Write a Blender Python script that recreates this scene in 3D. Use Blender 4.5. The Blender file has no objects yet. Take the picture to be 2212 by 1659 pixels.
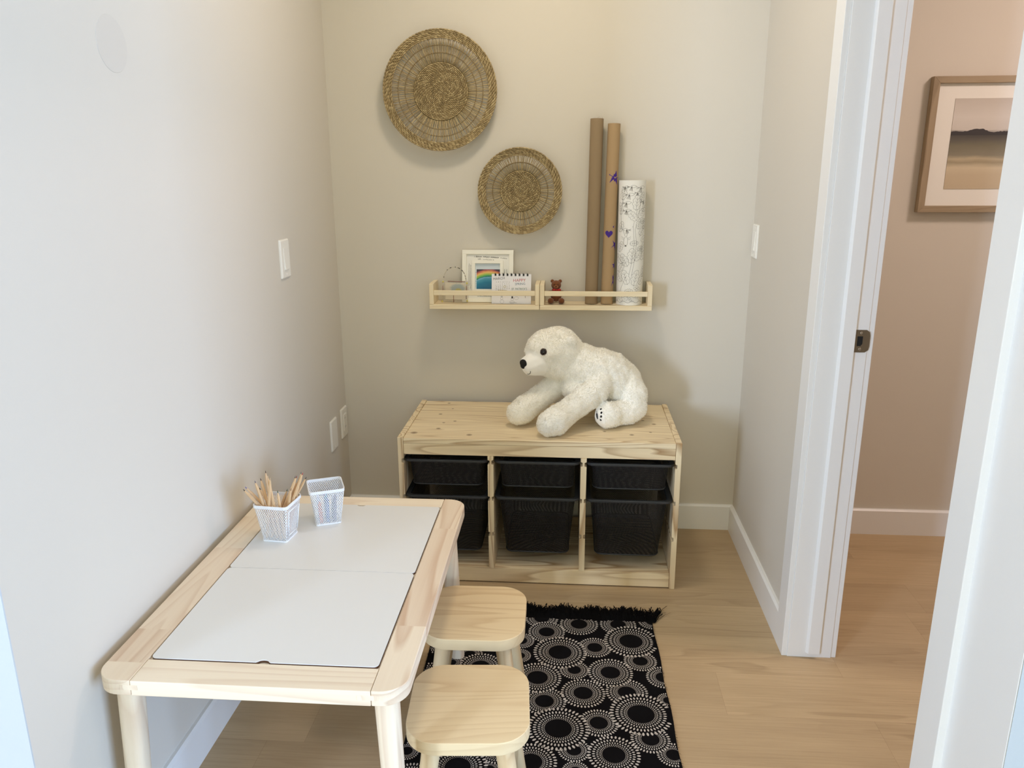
import bpy, bmesh, math, random
import numpy as np
from mathutils import Vector, Matrix
random.seed(7); rng = np.random.default_rng(7)
scene = bpy.context.scene
C = scene.collection
PI = math.pi

# ------------------------------------------------------------------ camera, light, exposure
W = 1.535          # room width (left wall x=0, right wall x=W); back wall y=0, floor z=0
CEIL = 2.44
YL, YR = -1.876, -1.893   # the nook's side walls end here and return left and right (the picture is taken from the landing)
cam_d = bpy.data.cameras.new('camera'); cam = bpy.data.objects.new('camera', cam_d); C.objects.link(cam)
cam_d.sensor_width = 36.0; cam_d.lens = 1684.66 / 2212 * 36.0; cam_d.clip_start = 0.02
_p, _y, _r = -0.26554, 0.07752, -0.00414
fwd = Vector((-math.sin(_y)*math.cos(_p), math.cos(_y)*math.cos(_p), math.sin(_p)))
rt = Vector((math.cos(_y), math.sin(_y), 0)); up = rt.cross(fwd)
r2 = math.cos(_r)*rt + math.sin(_r)*up; u2 = -math.sin(_r)*rt + math.cos(_r)*up
M = Matrix.Identity(4)
for i in range(3):
    M[i][0] = r2[i]; M[i][1] = u2[i]; M[i][2] = -fwd[i]
M[0][3], M[1][3], M[2][3] = 0.88794, -2.90969, 1.37692
cam.matrix_world = M
scene.camera = cam

world = bpy.data.worlds.new('world'); scene.world = world; world.use_nodes = True
world.node_tree.nodes['Background'].inputs[0].default_value = (0.75, 0.85, 1.0, 1)
world.node_tree.nodes['Background'].inputs[1].default_value = 0.05

def area(name, loc, target, sx, sy, power, col, spread=180):
    d = bpy.data.lights.new(name, 'AREA'); d.shape = 'RECTANGLE'; d.size = sx; d.size_y = sy
    d.energy = power; d.color = col; d.spread = math.radians(spread)
    o = bpy.data.objects.new(name, d); C.objects.link(o); o.location = loc
    o.rotation_euler = (Vector(target)-Vector(loc)).to_track_quat('-Z', 'Y').to_euler()
    return o
area('daylight_window_left', (-2.50, -5.95, 1.35), (1.3, 0, 1.0), 0.60, 1.5, 182, (0.60, 0.75, 1.0))
area('daylight_window_right', (5.3, -4.9, 1.10), (0.0, -1.2, 0.9), 2.4, 2.0, 320, (0.45, 0.65, 1.0))
area('fill_landing', (1.0, -7.0, 1.30), (0.8, 0, 1.0), 1.6, 1.8, 26, (1.0, 0.95, 0.40))  # added yellowish fill from behind the camera, no known source there
area('ceiling_light_room', (0.76, -0.72, CEIL-0.02), (0.76, -0.72, 0), 0.24, 0.24, 8.3, (1.0, 0.85, 0.66))
area('ceiling_light_hall', (2.75, -1.0, CEIL-0.02), (2.5, -0.9, 0), 0.30, 0.30, 16.5, (1.0, 0.79, 0.71))
scene.view_settings.view_transform = 'Standard'; scene.view_settings.look = 'None'
scene.view_settings.gamma = 1.0; scene.view_settings.use_curve_mapping = False
scene.view_settings.exposure = 0.0
cy = scene.cycles
cy.max_bounces = 10; cy.diffuse_bounces = 6; cy.glossy_bounces = 4; cy.transmission_bounces = 6
cy.transparent_max_bounces = 24; cy.use_denoising = True; cy.sample_clamp_indirect = 4.0
cy.caustics_reflective = False; cy.caustics_refractive = False

# ------------------------------------------------------------------ materials
def srgb(r, g=None, b=None):
    if g is None: r, g, b = r
    f = lambda c: (c/255/12.92) if c/255 <= 0.04045 else ((c/255+0.055)/1.055)**2.4
    return (f(r), f(g), f(b), 1)
class NT:
    def __init__(s, name):
        s.m = bpy.data.materials.new(name); s.m.use_nodes = True
        s.t = s.m.node_tree; s.b = s.t.nodes['Principled BSDF']; s.out = s.t.nodes['Material Output']
    def n(s, typ, **kw):
        x = s.t.nodes.new(typ)
        for k, v in kw.items():
            if k.startswith('i_'):
                key = k[2:]; key = int(key) if key.isdigit() else key.replace('_', ' ')
                s.set(x.inputs[key], v)
            else: setattr(x, k, v)
        return x
    def set(s, inp, v):
        if isinstance(v, bpy.types.NodeSocket): s.t.links.new(v, inp)
        else: inp.default_value = v
    def math(s, op, a, b=None, c=None, clamp=False):
        x = s.t.nodes.new('ShaderNodeMath'); x.operation = op; x.use_clamp = clamp
        s.set(x.inputs[0], a)
        if b is not None: s.set(x.inputs[1], b)
        if c is not None: s.set(x.inputs[2], c)
        return x.outputs[0]
    def mix(s, f, a, b, mode='MIX'):
        x = s.t.nodes.new('ShaderNodeMix'); x.data_type = 'RGBA'; x.blend_type = mode
        s.set(x.inputs[0], f); s.set(x.inputs[6], a); s.set(x.inputs[7], b)
        return x.outputs[2]
    def ramp(s, f, stops, interp='LINEAR'):
        x = s.t.nodes.new('ShaderNodeValToRGB'); cr = x.color_ramp; cr.interpolation = interp
        while len(cr.elements) < len(stops): cr.elements.new(0.5)
        for e, (p, c) in zip(cr.elements, stops):
            e.position = p; e.color = c if len(c) == 4 else (*c, 1)
        s.set(x.inputs[0], f); return x.outputs[0]
    def bump(s, h, strength=0.2, dist=0.002):
        x = s.t.nodes.new('ShaderNodeBump'); x.inputs['Strength'].default_value = strength
        x.inputs['Distance'].default_value = dist; s.set(x.inputs['Height'], h)
        s.t.links.new(x.outputs[0], s.b.inputs['Normal'])
    def noise(s, vec, scale, detail=2, rough=0.5, out=0):
        x = s.n('ShaderNodeTexNoise'); s.set(x.inputs['Vector'], vec)
        x.inputs['Scale'].default_value = scale; x.inputs['Detail'].default_value = detail
        x.inputs['Roughness'].default_value = rough
        return x.outputs[out]
    def scale(s, vec, sc, off=(0, 0, 0)):
        x = s.n('ShaderNodeMapping'); s.set(x.inputs[0], vec)
        s.set(x.inputs['Location'], off); x.inputs['Scale'].default_value = sc
        return x.outputs[0]

def plain(name, col, rough=0.5, metal=0.0, bumpy=0.0, bscale=300, spec=0.5, sheen=0):
    t = NT(name); t.set(t.b.inputs['Base Color'], col); t.b.inputs['Roughness'].default_value = rough
    t.b.inputs['Metallic'].default_value = metal; t.b.inputs['Specular IOR Level'].default_value = spec
    co = t.n('ShaderNodeTexCoord').outputs['Object']
    nz = t.noise(co, bscale, 3)
    c2 = t.mix(t.math('MULTIPLY', nz, 0.10), col, tuple(c*0.8 for c in col[:3])+(1,))
    t.set(t.b.inputs['Base Color'], c2)
    if bumpy: t.bump(nz, bumpy, 0.001)
    if sheen: t.b.inputs['Sheen Weight'].default_value = sheen
    return t.m

def wood(name, light, dark, axis=0, grain=1.0, bands=26, fib=0.25, rough=0.5, knots=(), contrast=0.55, per=True):
    t = NT(name); co = t.n('ShaderNodeTexCoord').outputs['Object']
    oi = t.n('ShaderNodeObjectInfo').outputs['Random'] if per else 0.37
    at = t.n('ShaderNodeAttribute', attribute_name='tint').outputs['Fac']
    off = t.n('ShaderNodeCombineXYZ')
    sh = t.math('ADD', t.math('MULTIPLY', oi, 31.0), t.math('MULTIPLY', at, 57.0))
    for i in range(3): t.set(off.inputs[i], sh)
    sc = [9.0*grain]*3; sc[axis] = 0.75*grain
    v = t.scale(co, tuple(sc), off.outputs[0])
    n1 = t.noise(v, 1.0, 1.5, 0.4)
    ring = t.math('FRACT', t.math('MULTIPLY', n1, float(bands)))
    band = t.ramp(ring, [(0.0, (0, 0, 0)), (0.55, (0.25,)*3), (0.88, (1,)*3), (1.0, (0.0,)*3)])
    sc2 = [160.0]*3; sc2[axis] = 3.0
    n2 = t.noise(t.scale(co, tuple(sc2), off.outputs[0]), 1.0, 3, 0.6)
    n3 = t.noise(v, 0.7, 1)
    f = t.math('MULTIPLY', band, contrast)
    f = t.math('MULTIPLY', f, t.ramp(n3, [(0.3, (0.35,)*3), (0.65, (1,)*3)]))
    f = t.math('ADD', f, t.math('MULTIPLY', t.math('SUBTRACT', n2, 0.45), fib), clamp=True)
    f = t.math('ADD', f, t.math('MULTIPLY', t.math('FRACT', t.math('MULTIPLY', at, 7.31)), 0.42), clamp=True)
    col = t.mix(f, light, dark)
    if knots:
        for (kx, ky, kr) in knots:
            d = t.n('ShaderNodeVectorMath', operation='DISTANCE')
            t.set(d.inputs[0], t.scale(co, (1, 1, 0))); d.inputs[1].default_value = (kx, ky, 0)
            e = t.math('SUBTRACT', 1.0, t.math('DIVIDE', d.outputs['Value'], kr), clamp=True)
            col = t.mix(t.math('MULTIPLY', t.math('POWER', e, 0.5), 0.8), col, srgb(104, 76, 46))
    t.set(t.b.inputs['Base Color'], col); t.b.inputs['Roughness'].default_value = rough
    t.b.inputs['Specular IOR Level'].default_value = 0.3
    t.bump(n2, 0.06, 0.001)
    return t.m

MAT = {}
PINE_L, PINE_D = srgb(242, 224, 188), srgb(178, 144, 102)
TAB_L, TAB_D = srgb(238, 224, 200), srgb(202, 172, 144)
for ax, nm in enumerate('xyz'):
    MAT['pine_'+nm] = wood('pine_wood_'+nm, PINE_L, PINE_D, ax, 0.9, 14, contrast=0.95)
    MAT['table_'+nm] = wood('table_pine_'+nm, TAB_L, TAB_D, ax, 0.9, 16, contrast=0.7)
    MAT['stool_'+nm] = wood('stool_pine_'+nm, srgb(230, 207, 165), srgb(194, 158, 114), ax, 1.1, 14, contrast=0.6)
    MAT['rack_'+nm] = wood('rack_pine_'+nm, srgb(240, 225, 192), srgb(214, 188, 148), ax, 1.2, 10, contrast=0.4)
MAT['frame_wood'] = wood('hall_frame_oak', srgb(166, 148, 122), srgb(128, 110, 86), 2, 1.5, 16)
MAT['pencil_wood'] = wood('pencil_wood', srgb(218, 184, 142), srgb(186, 150, 108), 2, 2.0, 6, contrast=0.3)

def wallpaint(name, col):
    t = NT(name); co = t.n('ShaderNodeTexCoord').outputs['Object']
    n = t.noise(co, 420, 2); n2 = t.noise(co, 1.3, 2)
    t.set(t.b.inputs['Base Color'], t.mix(t.math('MULTIPLY', n2, 0.12), col, tuple(c*0.93 for c in col[:3])+(1,)))
    t.b.inputs['Roughness'].default_value = 0.75; t.b.inputs['Specular IOR Level'].default_value = 0.25
    t.bump(n, 0.12, 0.0008); return t.m
MAT['wall'] = wallpaint('wall_paint_greige', srgb(214, 208, 196))
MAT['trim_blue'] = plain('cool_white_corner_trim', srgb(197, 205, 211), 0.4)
MAT['wall_shaded'] = wallpaint('wall_paint_shaded', srgb(176, 180, 178))  # wall paint greyed: the photographer's shadow put into the colour
MAT['patch'] = plain('painted_patch', srgb(210, 204, 193), 0.75)
MAT['trim'] = plain('trim_white_semigloss', srgb(238, 238, 236), 0.35)
MAT['plastic_white'] = plain('white_switch_plastic', srgb(240, 238, 230), 0.35)
MAT['board'] = plain('white_laminate_board', srgb(225, 225, 222), 0.32, bscale=900)
MAT['board_edge'] = plain('hardboard_edge_brown', srgb(96, 66, 44), 0.8)
MAT['dark'] = plain('dark_void', srgb(24, 22, 20), 0.9)
MAT['frame_white'] = plain('cream_white_frame', srgb(244, 241, 228), 0.45)
MAT['paper'] = plain('white_paper', srgb(236, 235, 238), 0.8)
MAT['paper_warm'] = plain('warm_paper', srgb(238, 236, 228), 0.8)
MAT['ink'] = plain('black_ink', srgb(38, 36, 36), 0.8)
MAT['ink_gray'] = plain('gray_pencil_line', srgb(120, 120, 122), 0.8)
MAT['ink_red'] = plain('red_pencil_line', srgb(196, 110, 116), 0.8)
MAT['ink_blue'] = plain('blue_pencil_line', srgb(110, 130, 150), 0.8)
MAT['ink_green'] = plain('green_pencil_line', srgb(110, 140, 130), 0.8)
MAT['ink_yellow'] = plain('yellow_pencil_line', srgb(190, 175, 90), 0.8)
MAT['ink_line'] = plain('printed_line', srgb(96, 92, 88), 0.8)
MAT['purple'] = plain('purple_paint', srgb(62, 28, 132), 0.7)
MAT['kraft_a'] = plain('kraft_paper_grey_brown', srgb(148, 127, 98), 0.85, bscale=60, bumpy=0.1)
MAT['kraft_b'] = plain('kraft_paper_tan', srgb(172, 144, 106), 0.85, bscale=60, bumpy=0.1)
MAT['black'] = plain('black_plastic', srgb(14, 14, 14), 0.4)
MAT['bin_rim'] = plain('dark_grey_bin_rim', srgb(46, 48, 50), 0.45)
MAT['basket_wire'] = plain('white_coated_metal', srgb(240, 243, 246), 0.35)
MAT['nickel'] = plain('brushed_nickel', srgb(150, 138, 120), 0.32, metal=0.9)
MAT['screw'] = plain('screw_head', srgb(190, 180, 165), 0.3, metal=0.9)
MAT['fur'] = plain('white_plush', srgb(253, 250, 242), 0.95, sheen=0.5, spec=0.05, bscale=30)
def pile(name, col):
    t = NT(name); d = t.n('ShaderNodeBsdfDiffuse'); d.inputs[0].default_value = col
    l = t.n('ShaderNodeBsdfTranslucent'); l.inputs[0].default_value = col
    m = t.n('ShaderNodeMixShader'); m.inputs[0].default_value = 0.45
    t.t.links.new(d.outputs[0], m.inputs[1]); t.t.links.new(l.outputs[0], m.inputs[2]); t.t.links.new(m.outputs[0], t.out.inputs[0])
    return t.m
MAT['pile'] = pile('white_plush_pile', srgb(254, 252, 246))
MAT['fur_short'] = plain('white_short_plush', srgb(246, 243, 236), 0.9, sheen=0.3, spec=0.1, bumpy=0.25, bscale=900)
MAT['nose'] = plain('black_velour_nose', srgb(10, 10, 11), 0.8)
MAT['eye'] = plain('glossy_brown_black_eye', srgb(22, 10, 7), 0.08)
MAT['iris'] = plain('brown_iris', srgb(70, 30, 18), 0.2)
MAT['teddy'] = plain('brown_teddy_plush', srgb(116, 66, 30), 0.95, sheen=0.3, bumpy=0.4, bscale=500)
MAT['teddy_light'] = plain('light_brown_teddy_muzzle', srgb(138, 84, 44), 0.95, sheen=0.3)
MAT['bow'] = plain('red_bow_fabric', srgb(176, 34, 30), 0.6)
MAT['rug_black'] = plain('black_rug_cotton', srgb(13, 12, 14), 0.95, bumpy=0.3, bscale=700, spec=0.1)
MAT['rug_white'] = plain('off_white_rug_print', srgb(198, 191, 184), 0.95, spec=0.1)
MAT['rug_fringe'] = plain('black_rug_fringe', srgb(10, 9, 10), 0.95, spec=0.1)

def floor_mat():
    t = NT('oak_vinyl_plank'); co = t.n('ShaderNodeTexCoord').outputs['Object']
    at = t.n('ShaderNodeAttribute', attribute_name='tint').outputs['Fac']
    off = t.n('ShaderNodeCombineXYZ'); a = t.math('MULTIPLY', at, 83.0)
    t.set(off.inputs[0], a); t.set(off.inputs[1], a)
    v = t.scale(co, (0.9, 7.5, 1), off.outputs[0])
    n1 = t.noise(v, 1.0, 2, 0.5)
    band = t.ramp(t.math('FRACT', t.math('MULTIPLY', n1, 13.0)), [(0, (0,)*3), (0.6, (0.4,)*3), (0.9, (1,)*3), (1, (0,)*3)])
    mask = t.ramp(t.noise(v, 0.55, 1), [(0.48, (0.0,)*3), (0.66, (1,)*3)])
    n2 = t.noise(t.scale(co, (5, 190, 1), off.outputs[0]), 1.0, 4, 0.65)
    n3 = t.noise(t.scale(co, (1.6, 11, 1), off.outputs[0]), 1.0, 3, 0.6)
    f = t.math('ADD', t.math('MULTIPLY', t.math('MULTIPLY', band, mask), 0.30), t.math('MULTIPLY', t.math('SUBTRACT', n2, 0.40), 0.75), clamp=True)
    f = t.math('ADD', f, t.math('MULTIPLY', t.math('SUBTRACT', n3, 0.4), 0.55), clamp=True)
    col = t.mix(f, srgb(200, 175, 138), srgb(134, 111, 80))
    col = t.mix(t.math('MULTIPLY', t.math('FRACT', t.math('MULTIPLY', at, 5.3)), 0.35), col, srgb(154, 132, 104))
    t.set(t.b.inputs['Base Color'], col); t.b.inputs['Roughness'].default_value = 0.5
    t.b.inputs['Specular IOR Level'].default_value = 0.35
    t.bump(n2, 0.05, 0.0006); return t.m
MAT['floor'] = floor_mat()

def mesh_mat(name, col, pitch, hole, rough=0.4):
    """wire-mesh sheet: round-ish holes in a diagonal grid, laid out in metres by the UV map"""
    t = NT(name); uv = t.n('ShaderNodeUVMap').outputs[0]
    s = t.n('ShaderNodeSeparateXYZ'); t.set(s.inputs[0], uv)
    k = 2*PI/pitch
    a = t.math('MULTIPLY', s.outputs[0], k); b = t.math('MULTIPLY', s.outputs[1], k*0.62)
    c = t.math('MULTIPLY', t.math('ADD', a, b), 0.5); d = t.math('MULTIPLY', t.math('SUBTRACT', a, b), 0.5)
    h = t.math('ABSOLUTE', t.math('MULTIPLY', t.math('SINE', c), t.math('SINE', d)))
    alpha = t.math('LESS_THAN', h, hole)
    t.set(t.b.inputs['Base Color'], col); t.b.inputs['Roughness'].default_value = rough
    t.set(t.b.inputs['Alpha'], alpha); return t.m
MAT['mesh_black'] = mesh_mat('black_wire_mesh', srgb(20, 20, 22), 0.0042, 0.60, 0.55)
MAT['mesh_white'] = mesh_mat('white_wire_mesh', srgb(240, 243, 246), 0.0052, 0.42)

def seagrass(name):
    t = NT(name); co = t.n('ShaderNodeTexCoord').outputs['Object']
    at = t.n('ShaderNodeAttribute', attribute_name='tint').outputs['Fac']
    n = t.noise(co, 260, 3, 0.6)
    f = t.math('ADD', t.math('MULTIPLY', at, 0.75), t.math('MULTIPLY', t.math('SUBTRACT', n, 0.4), 0.6), clamp=True)
    col = t.ramp(f, [(0, srgb(124, 106, 72)), (0.45, srgb(166, 145, 104)), (1, srgb(214, 196, 152))])
    t.set(t.b.inputs['Base Color'], col); t.b.inputs['Roughness'].default_value = 0.6
    t.bump(n, 0.3, 0.001); return t.m
MAT['seagrass'] = seagrass('seagrass')

def art_rainbow():
    t = NT('rainbow_drawing'); uv = t.n('ShaderNodeUVMap').outputs[0]
    s = t.n('ShaderNodeSeparateXYZ'); t.set(s.inputs[0], uv)
    nz = t.noise(t.scale(uv, (4, 18, 1)), 1.0, 4, 0.7)
    u = s.outputs[0]; v = s.outputs[1]
    arch = t.math('MULTIPLY', t.math('POWER', t.math('SUBTRACT', u, 0.55), 2.0), 0.55)
    q = t.math('ADD', t.math('ADD', v, arch), t.math('MULTIPLY', t.math('SUBTRACT', nz, 0.5), 0.10))
    col = t.ramp(q, [(0.0, srgb(22, 92, 128)), (0.28, srgb(20, 118, 150)), (0.42, srgb(70, 150, 176)), (0.47, srgb(120, 170, 200)),
        (0.50, srgb(28, 120, 110)), (0.54, srgb(88, 170, 90)), (0.60, srgb(176, 190, 84)), (0.65, srgb(232, 190, 110)),
        (0.71, srgb(214, 130, 90)), (0.75, srgb(160, 76, 84)), (0.775, srgb(110, 60, 80)), (0.785, srgb(60, 46, 60)), ])
    sky = t.math('GREATER_THAN', v, 0.765)
    col = t.mix(sky, col, srgb(206, 216, 222))
    left = t.math('MULTIPLY', t.math('LESS_THAN', u, 0.06), t.math('GREATER_THAN', nz, 0.42))
    col = t.mix(left, col, srgb(210, 222, 228))
    t.set(t.b.inputs['Base Color'], col); t.b.inputs['Roughness'].default_value = 0.5; return t.m
MAT['art_rainbow'] = art_rainbow()

def art_landscape():
    t = NT('watercolour_landscape'); uv = t.n('ShaderNodeUVMap').outputs[0]
    s = t.n('ShaderNodeSeparateXYZ'); t.set(s.inputs[0], uv); u = s.outputs[0]; v = s.outputs[1]
    nz = t.noise(t.scale(uv, (3, 9, 1)), 1.0, 4, 0.6); nb = t.noise(t.scale(uv, (9, 0, 1), (3.3, 0, 0)), 1.0, 3, 0.6)
    q = t.math('ADD', v, t.math('MULTIPLY', t.math('SUBTRACT', nz, 0.5), 0.07))
    col = t.ramp(q, [(0, srgb(196, 180, 152)), (0.16, srgb(198, 182, 154)), (0.24, srgb(206, 192, 164)), (0.30, srgb(160, 148, 122)),
        (0.34, srgb(184, 170, 142)), (0.38, srgb(136, 130, 112)), (0.48, srgb(120, 114, 94)), (0.56, srgb(88, 84, 76)),
        (0.62, srgb(60, 56, 56)), (0.66, srgb(206, 200, 192)), (0.8, srgb(212, 206, 198)), (1, srgb(196, 188, 178))])
    hill = t.math('ADD', 0.60, t.math('MULTIPLY', nb, 0.08))
    blob = t.math('SUBTRACT', 1.0, t.math('MULTIPLY', t.math('ABSOLUTE', t.math('SUBTRACT', u, 0.21)), 9.0), clamp=True)
    hill = t.math('ADD', hill, t.math('MULTIPLY', blob, 0.035))
    isd = t.math('MULTIPLY', t.math('LESS_THAN', v, hill), t.math('GREATER_THAN', v, 0.60))
    col = t.mix(isd, col, srgb(56, 52, 54))
    t.set(t.b.inputs['Base Color'], col); t.b.inputs['Roughness'].default_value = 0.6; return t.m
MAT['art_landscape'] = art_landscape()

def art_bag():
    t = NT('crayon_drawing_on_bag'); uv = t.n('ShaderNodeUVMap').outputs[0]
    s = t.n('ShaderNodeSeparateXYZ'); t.set(s.inputs[0], uv); u = s.outputs[0]; v = s.outputs[1]
    nz = t.noise(t.scale(uv, (30, 30, 1)), 1.0, 4, 0.7)
    d = t.n('ShaderNodeVectorMath', operation='DISTANCE'); t.set(d.inputs[0], t.scale(uv, (1, 1.2, 0))); d.inputs[1].default_value = (0.62, 0.78, 0)
    blue = t.math('GREATER_THAN', t.math('ADD', t.math('SUBTRACT', 0.42, d.outputs['Value']), t.math('MULTIPLY', t.math('SUBTRACT', nz, 0.5), 0.7)), 0.1)
    d2 = t.n('ShaderNodeVectorMath', operation='DISTANCE'); t.set(d2.inputs[0], t.scale(uv, (1, 1.2, 0))); d2.inputs[1].default_value = (0.64, 0.66, 0)
    yel = t.math('GREATER_THAN', t.math('ADD', t.math('SUBTRACT', 0.2, d2.outputs['Value']), t.math('MULTIPLY', t.math('SUBTRACT', nz, 0.5), 0.3)), 0.06)
    col = t.mix(t.math('MULTIPLY', blue, 0.7), srgb(214, 204, 184), srgb(136, 160, 168))
    col = t.mix(t.math('MULTIPLY', yel, 0.8), col, srgb(190, 180, 88))
    t.set(t.b.inputs['Base Color'], col); t.b.inputs['Roughness'].default_value = 0.5; return t.m
MAT['art_bag'] = art_bag()
def clear_film():
    t = NT('clear_film'); t.set(t.b.inputs['Base Color'], srgb(222, 214, 196)); t.b.inputs['Roughness'].default_value = 0.15
    t.b.inputs['Alpha'].default_value = 0.30; return t.m
MAT['clear'] = clear_film()

# ------------------------------------------------------------------ mesh helpers
def tag(o, label=None, cat=None, group=None, kind=None):
    if label: o['label'] = label
    if cat: o['category'] = cat
    if group: o['group'] = group
    if kind: o['kind'] = kind
    return o
def thing(name, label, cat, loc=(0, 0, 0), rz=0, group=None):
    o = bpy.data.objects.new(name, None); C.objects.link(o); o.empty_display_size = 0.05
    o.location = loc; o.rotation_euler = (0, 0, rz); return tag(o, label, cat, group)
def obj(name, bm, mats, parent=None, smooth=False, label=None):
    if isinstance(mats, str) or not isinstance(mats, (list, tuple)): mats = [mats]
    me = bpy.data.meshes.new(name); bm.normal_update(); bm.to_mesh(me); bm.free()
    for m in mats: me.materials.append(MAT[m] if isinstance(m, str) else m)
    if smooth:
        me.shade_smooth()
    o = bpy.data.objects.new(name, me); C.objects.link(o)
    if parent: o.parent = parent
    if label: o['label'] = label
    if smooth == 'auto':
        ang = 35
        bm2 = bmesh.new(); bm2.from_mesh(me)
        for e in bm2.edges:
            if len(e.link_faces) == 2 and e.calc_face_angle(0) > math.radians(ang): e.smooth = False
        bm2.to_mesh(me); bm2.free()
    return o
def struct(name, bm, mats, parent=None, smooth=False):
    o = obj(name, bm, mats, parent, smooth)
    if not parent: o['kind'] = 'structure'
    return o
def NB(): return bmesh.new()
def join(bm, t, mi=0, mat=None):
    """append bmesh t into bm"""
    vm = {}
    for v in t.verts: vm[v] = bm.verts.new(mat @ v.co if mat else v.co)
    la = bm.loops.layers.uv.active; lt = t.loops.layers.uv.active
    for f in t.faces:
        try: g = bm.faces.new([vm[v] for v in f.verts])
        except ValueError: continue
        g.material_index = mi if mi else f.material_index
        g.smooth = f.smooth
        if la and lt:
            for a, b in zip(g.loops, f.loops): a[la].uv = b[lt].uv
    t.free()
def box(bm, x0, x1, y0, y1, z0, z1, bev=0.0, mi=0, mat=None, seg=2):
    t = bmesh.new(); bmesh.ops.create_cube(t, size=1)
    for v in t.verts:
        v.co = Vector((x0+(v.co.x+.5)*(x1-x0), y0+(v.co.y+.5)*(y1-y0), z0+(v.co.z+.5)*(z1-z0)))
    if bev: bmesh.ops.bevel(t, geom=t.edges[:], offset=bev, segments=seg, affect='EDGES', profile=0.6)
    join(bm, t, mi, mat); return bm
def prism(bm, pts, a0, a1, plane='xy', bev=0.0, mi=0, mat=None, seg=2):
    """extrude the 2D outline pts along the third axis from a0 to a1"""
    t = bmesh.new()
    def P(p, a): return {'xy': (p[0], p[1], a), 'xz': (p[0], a, p[1]), 'yz': (a, p[0], p[1])}[plane]
    lo = [t.verts.new(P(p, a0)) for p in pts]; hi = [t.verts.new(P(p, a1)) for p in pts]
    n = len(pts); t.faces.new(lo); t.faces.new(hi)
    for i in range(n): t.faces.new((lo[i], lo[(i+1) % n], hi[(i+1) % n], hi[i]))
    bmesh.ops.recalc_face_normals(t, faces=t.faces[:])
    if bev:
        es = [e for e in t.edges if len(e.link_faces) == 2 and e.calc_face_angle(0) > math.radians(40)]
        bmesh.ops.bevel(t, geom=es, offset=bev, segments=seg, affect='EDGES', profile=0.6)
    join(bm, t, mi, mat); return bm
def rrect(w, d, r, n=8, cx=0, cy=0):
    """rounded rectangle outline; r may be a 4-tuple (SW, SE, NE, NW)"""
    if not isinstance(r, (tuple, list)): r = (r,)*4
    pts = []
    for (sx, sy, a0), rr in zip([(-1, -1, PI), (1, -1, 1.5*PI), (1, 1, 0), (-1, 1, .5*PI)], r):
        if rr <= 1e-6: pts.append((cx+sx*w/2, cy+sy*d/2)); continue
        for i in range(n+1):
            a = a0+i/n*PI/2
            pts.append((cx+sx*(w/2-rr)+rr*math.cos(a), cy+sy*(d/2-rr)+rr*math.sin(a)))
    return pts
def loft(bm, rings, cap0=False, cap1=False, closed=True, uv=None, mi=0, smooth=True):
    """rings: lists of equal length of 3D points. uv: layer -> metric perimeter / height coordinates"""
    V = [[bm.verts.new(p) for p in r] for r in rings]; n = len(rings[0])
    per = [[0.0] for r in rings]
    for k, r in enumerate(rings):
        for i in range(n): per[k].append(per[k][-1]+(Vector(r[(i+1) % n])-Vector(r[i])).length)
    h = [0.0]
    for k in range(1, len(rings)):
        h.append(h[-1]+(Vector(rings[k][0])-Vector(rings[k-1][0])).length)
    for k in range(len(V)-1):
        for i in range(n if closed else n-1):
            j = (i+1) % n
            f = bm.faces.new((V[k][i], V[k][j], V[k+1][j], V[k+1][i])); f.material_index = mi; f.smooth = smooth
            if uv:
                ref = per[-1]
                for l, (a, b) in zip(f.loops, ((k, i), (k, i+1), (k+1, i+1), (k+1, i))):
                    l[uv].uv = (ref[b], h[a])
    for flag, ring, vs in ((cap0, rings[0], V[0][::-1]), (cap1, rings[-1], V[-1])):
        if flag:
            f = bm.faces.new(vs); f.material_index = mi
            if uv:
                for l in f.loops: l[uv].uv = (l.vert.co.x, l.vert.co.y)
    return V
def ring_at(c, r, axis, n=12, ref=None):
    axis = Vector(axis).normalized(); ref = Vector(ref) if ref else (Vector((0, 0, 1)) if abs(axis.z) < .9 else Vector((1, 0, 0)))
    u = axis.cross(ref).normalized(); v = axis.cross(u)
    return [tuple(Vector(c)+r*(math.cos(2*PI*i/n)*u+math.sin(2*PI*i/n)*v)) for i in range(n)]
def tube(bm, pts, rad, n=8, closed=False, caps=True, mi=0, fix=None):
    pts = [Vector(p) for p in pts]; R = []
    N = len(pts)
    for i, p in enumerate(pts):
        if closed: d = pts[(i+1) % N]-pts[i-1]
        else: d = pts[min(i+1, N-1)]-pts[max(i-1, 0)]
        r = rad[i] if isinstance(rad, (list, tuple)) else rad
        ref = Vector((0, 0, 1)) if abs(d.normalized().z) < .95 else Vector((0.3, 1, 0))
        R.append(ring_at(p, r, d, n, fix or ref))
    if closed: R.append(R[0])
    loft(bm, R, caps and not closed, caps and not closed, mi=mi)
    if closed: bmesh.ops.remove_doubles(bm, verts=bm.verts[:], dist=1e-6)
def ellipsoid(bm, c, r, rot=None, sub=2, mi=0):
    t = bmesh.new(); bmesh.ops.create_icosphere(t, subdivisions=sub, radius=1)
    for v in t.verts:
        p = Vector((v.co.x*r[0], v.co.y*r[1], v.co.z*r[2]))
        if rot: p = rot @ p
        v.co = p+Vector(c)
    for f in t.faces: f.smooth = True
    join(bm, t, mi)
def settint(o, fn):
    """per-face float attribute read by the wood, floor and seagrass materials"""
    me = o.data; a = me.attributes.new('tint', 'FLOAT', 'FACE')
    a.data.foreach_set('value', [float(fn(p.center)) for p in me.polygons])
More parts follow.
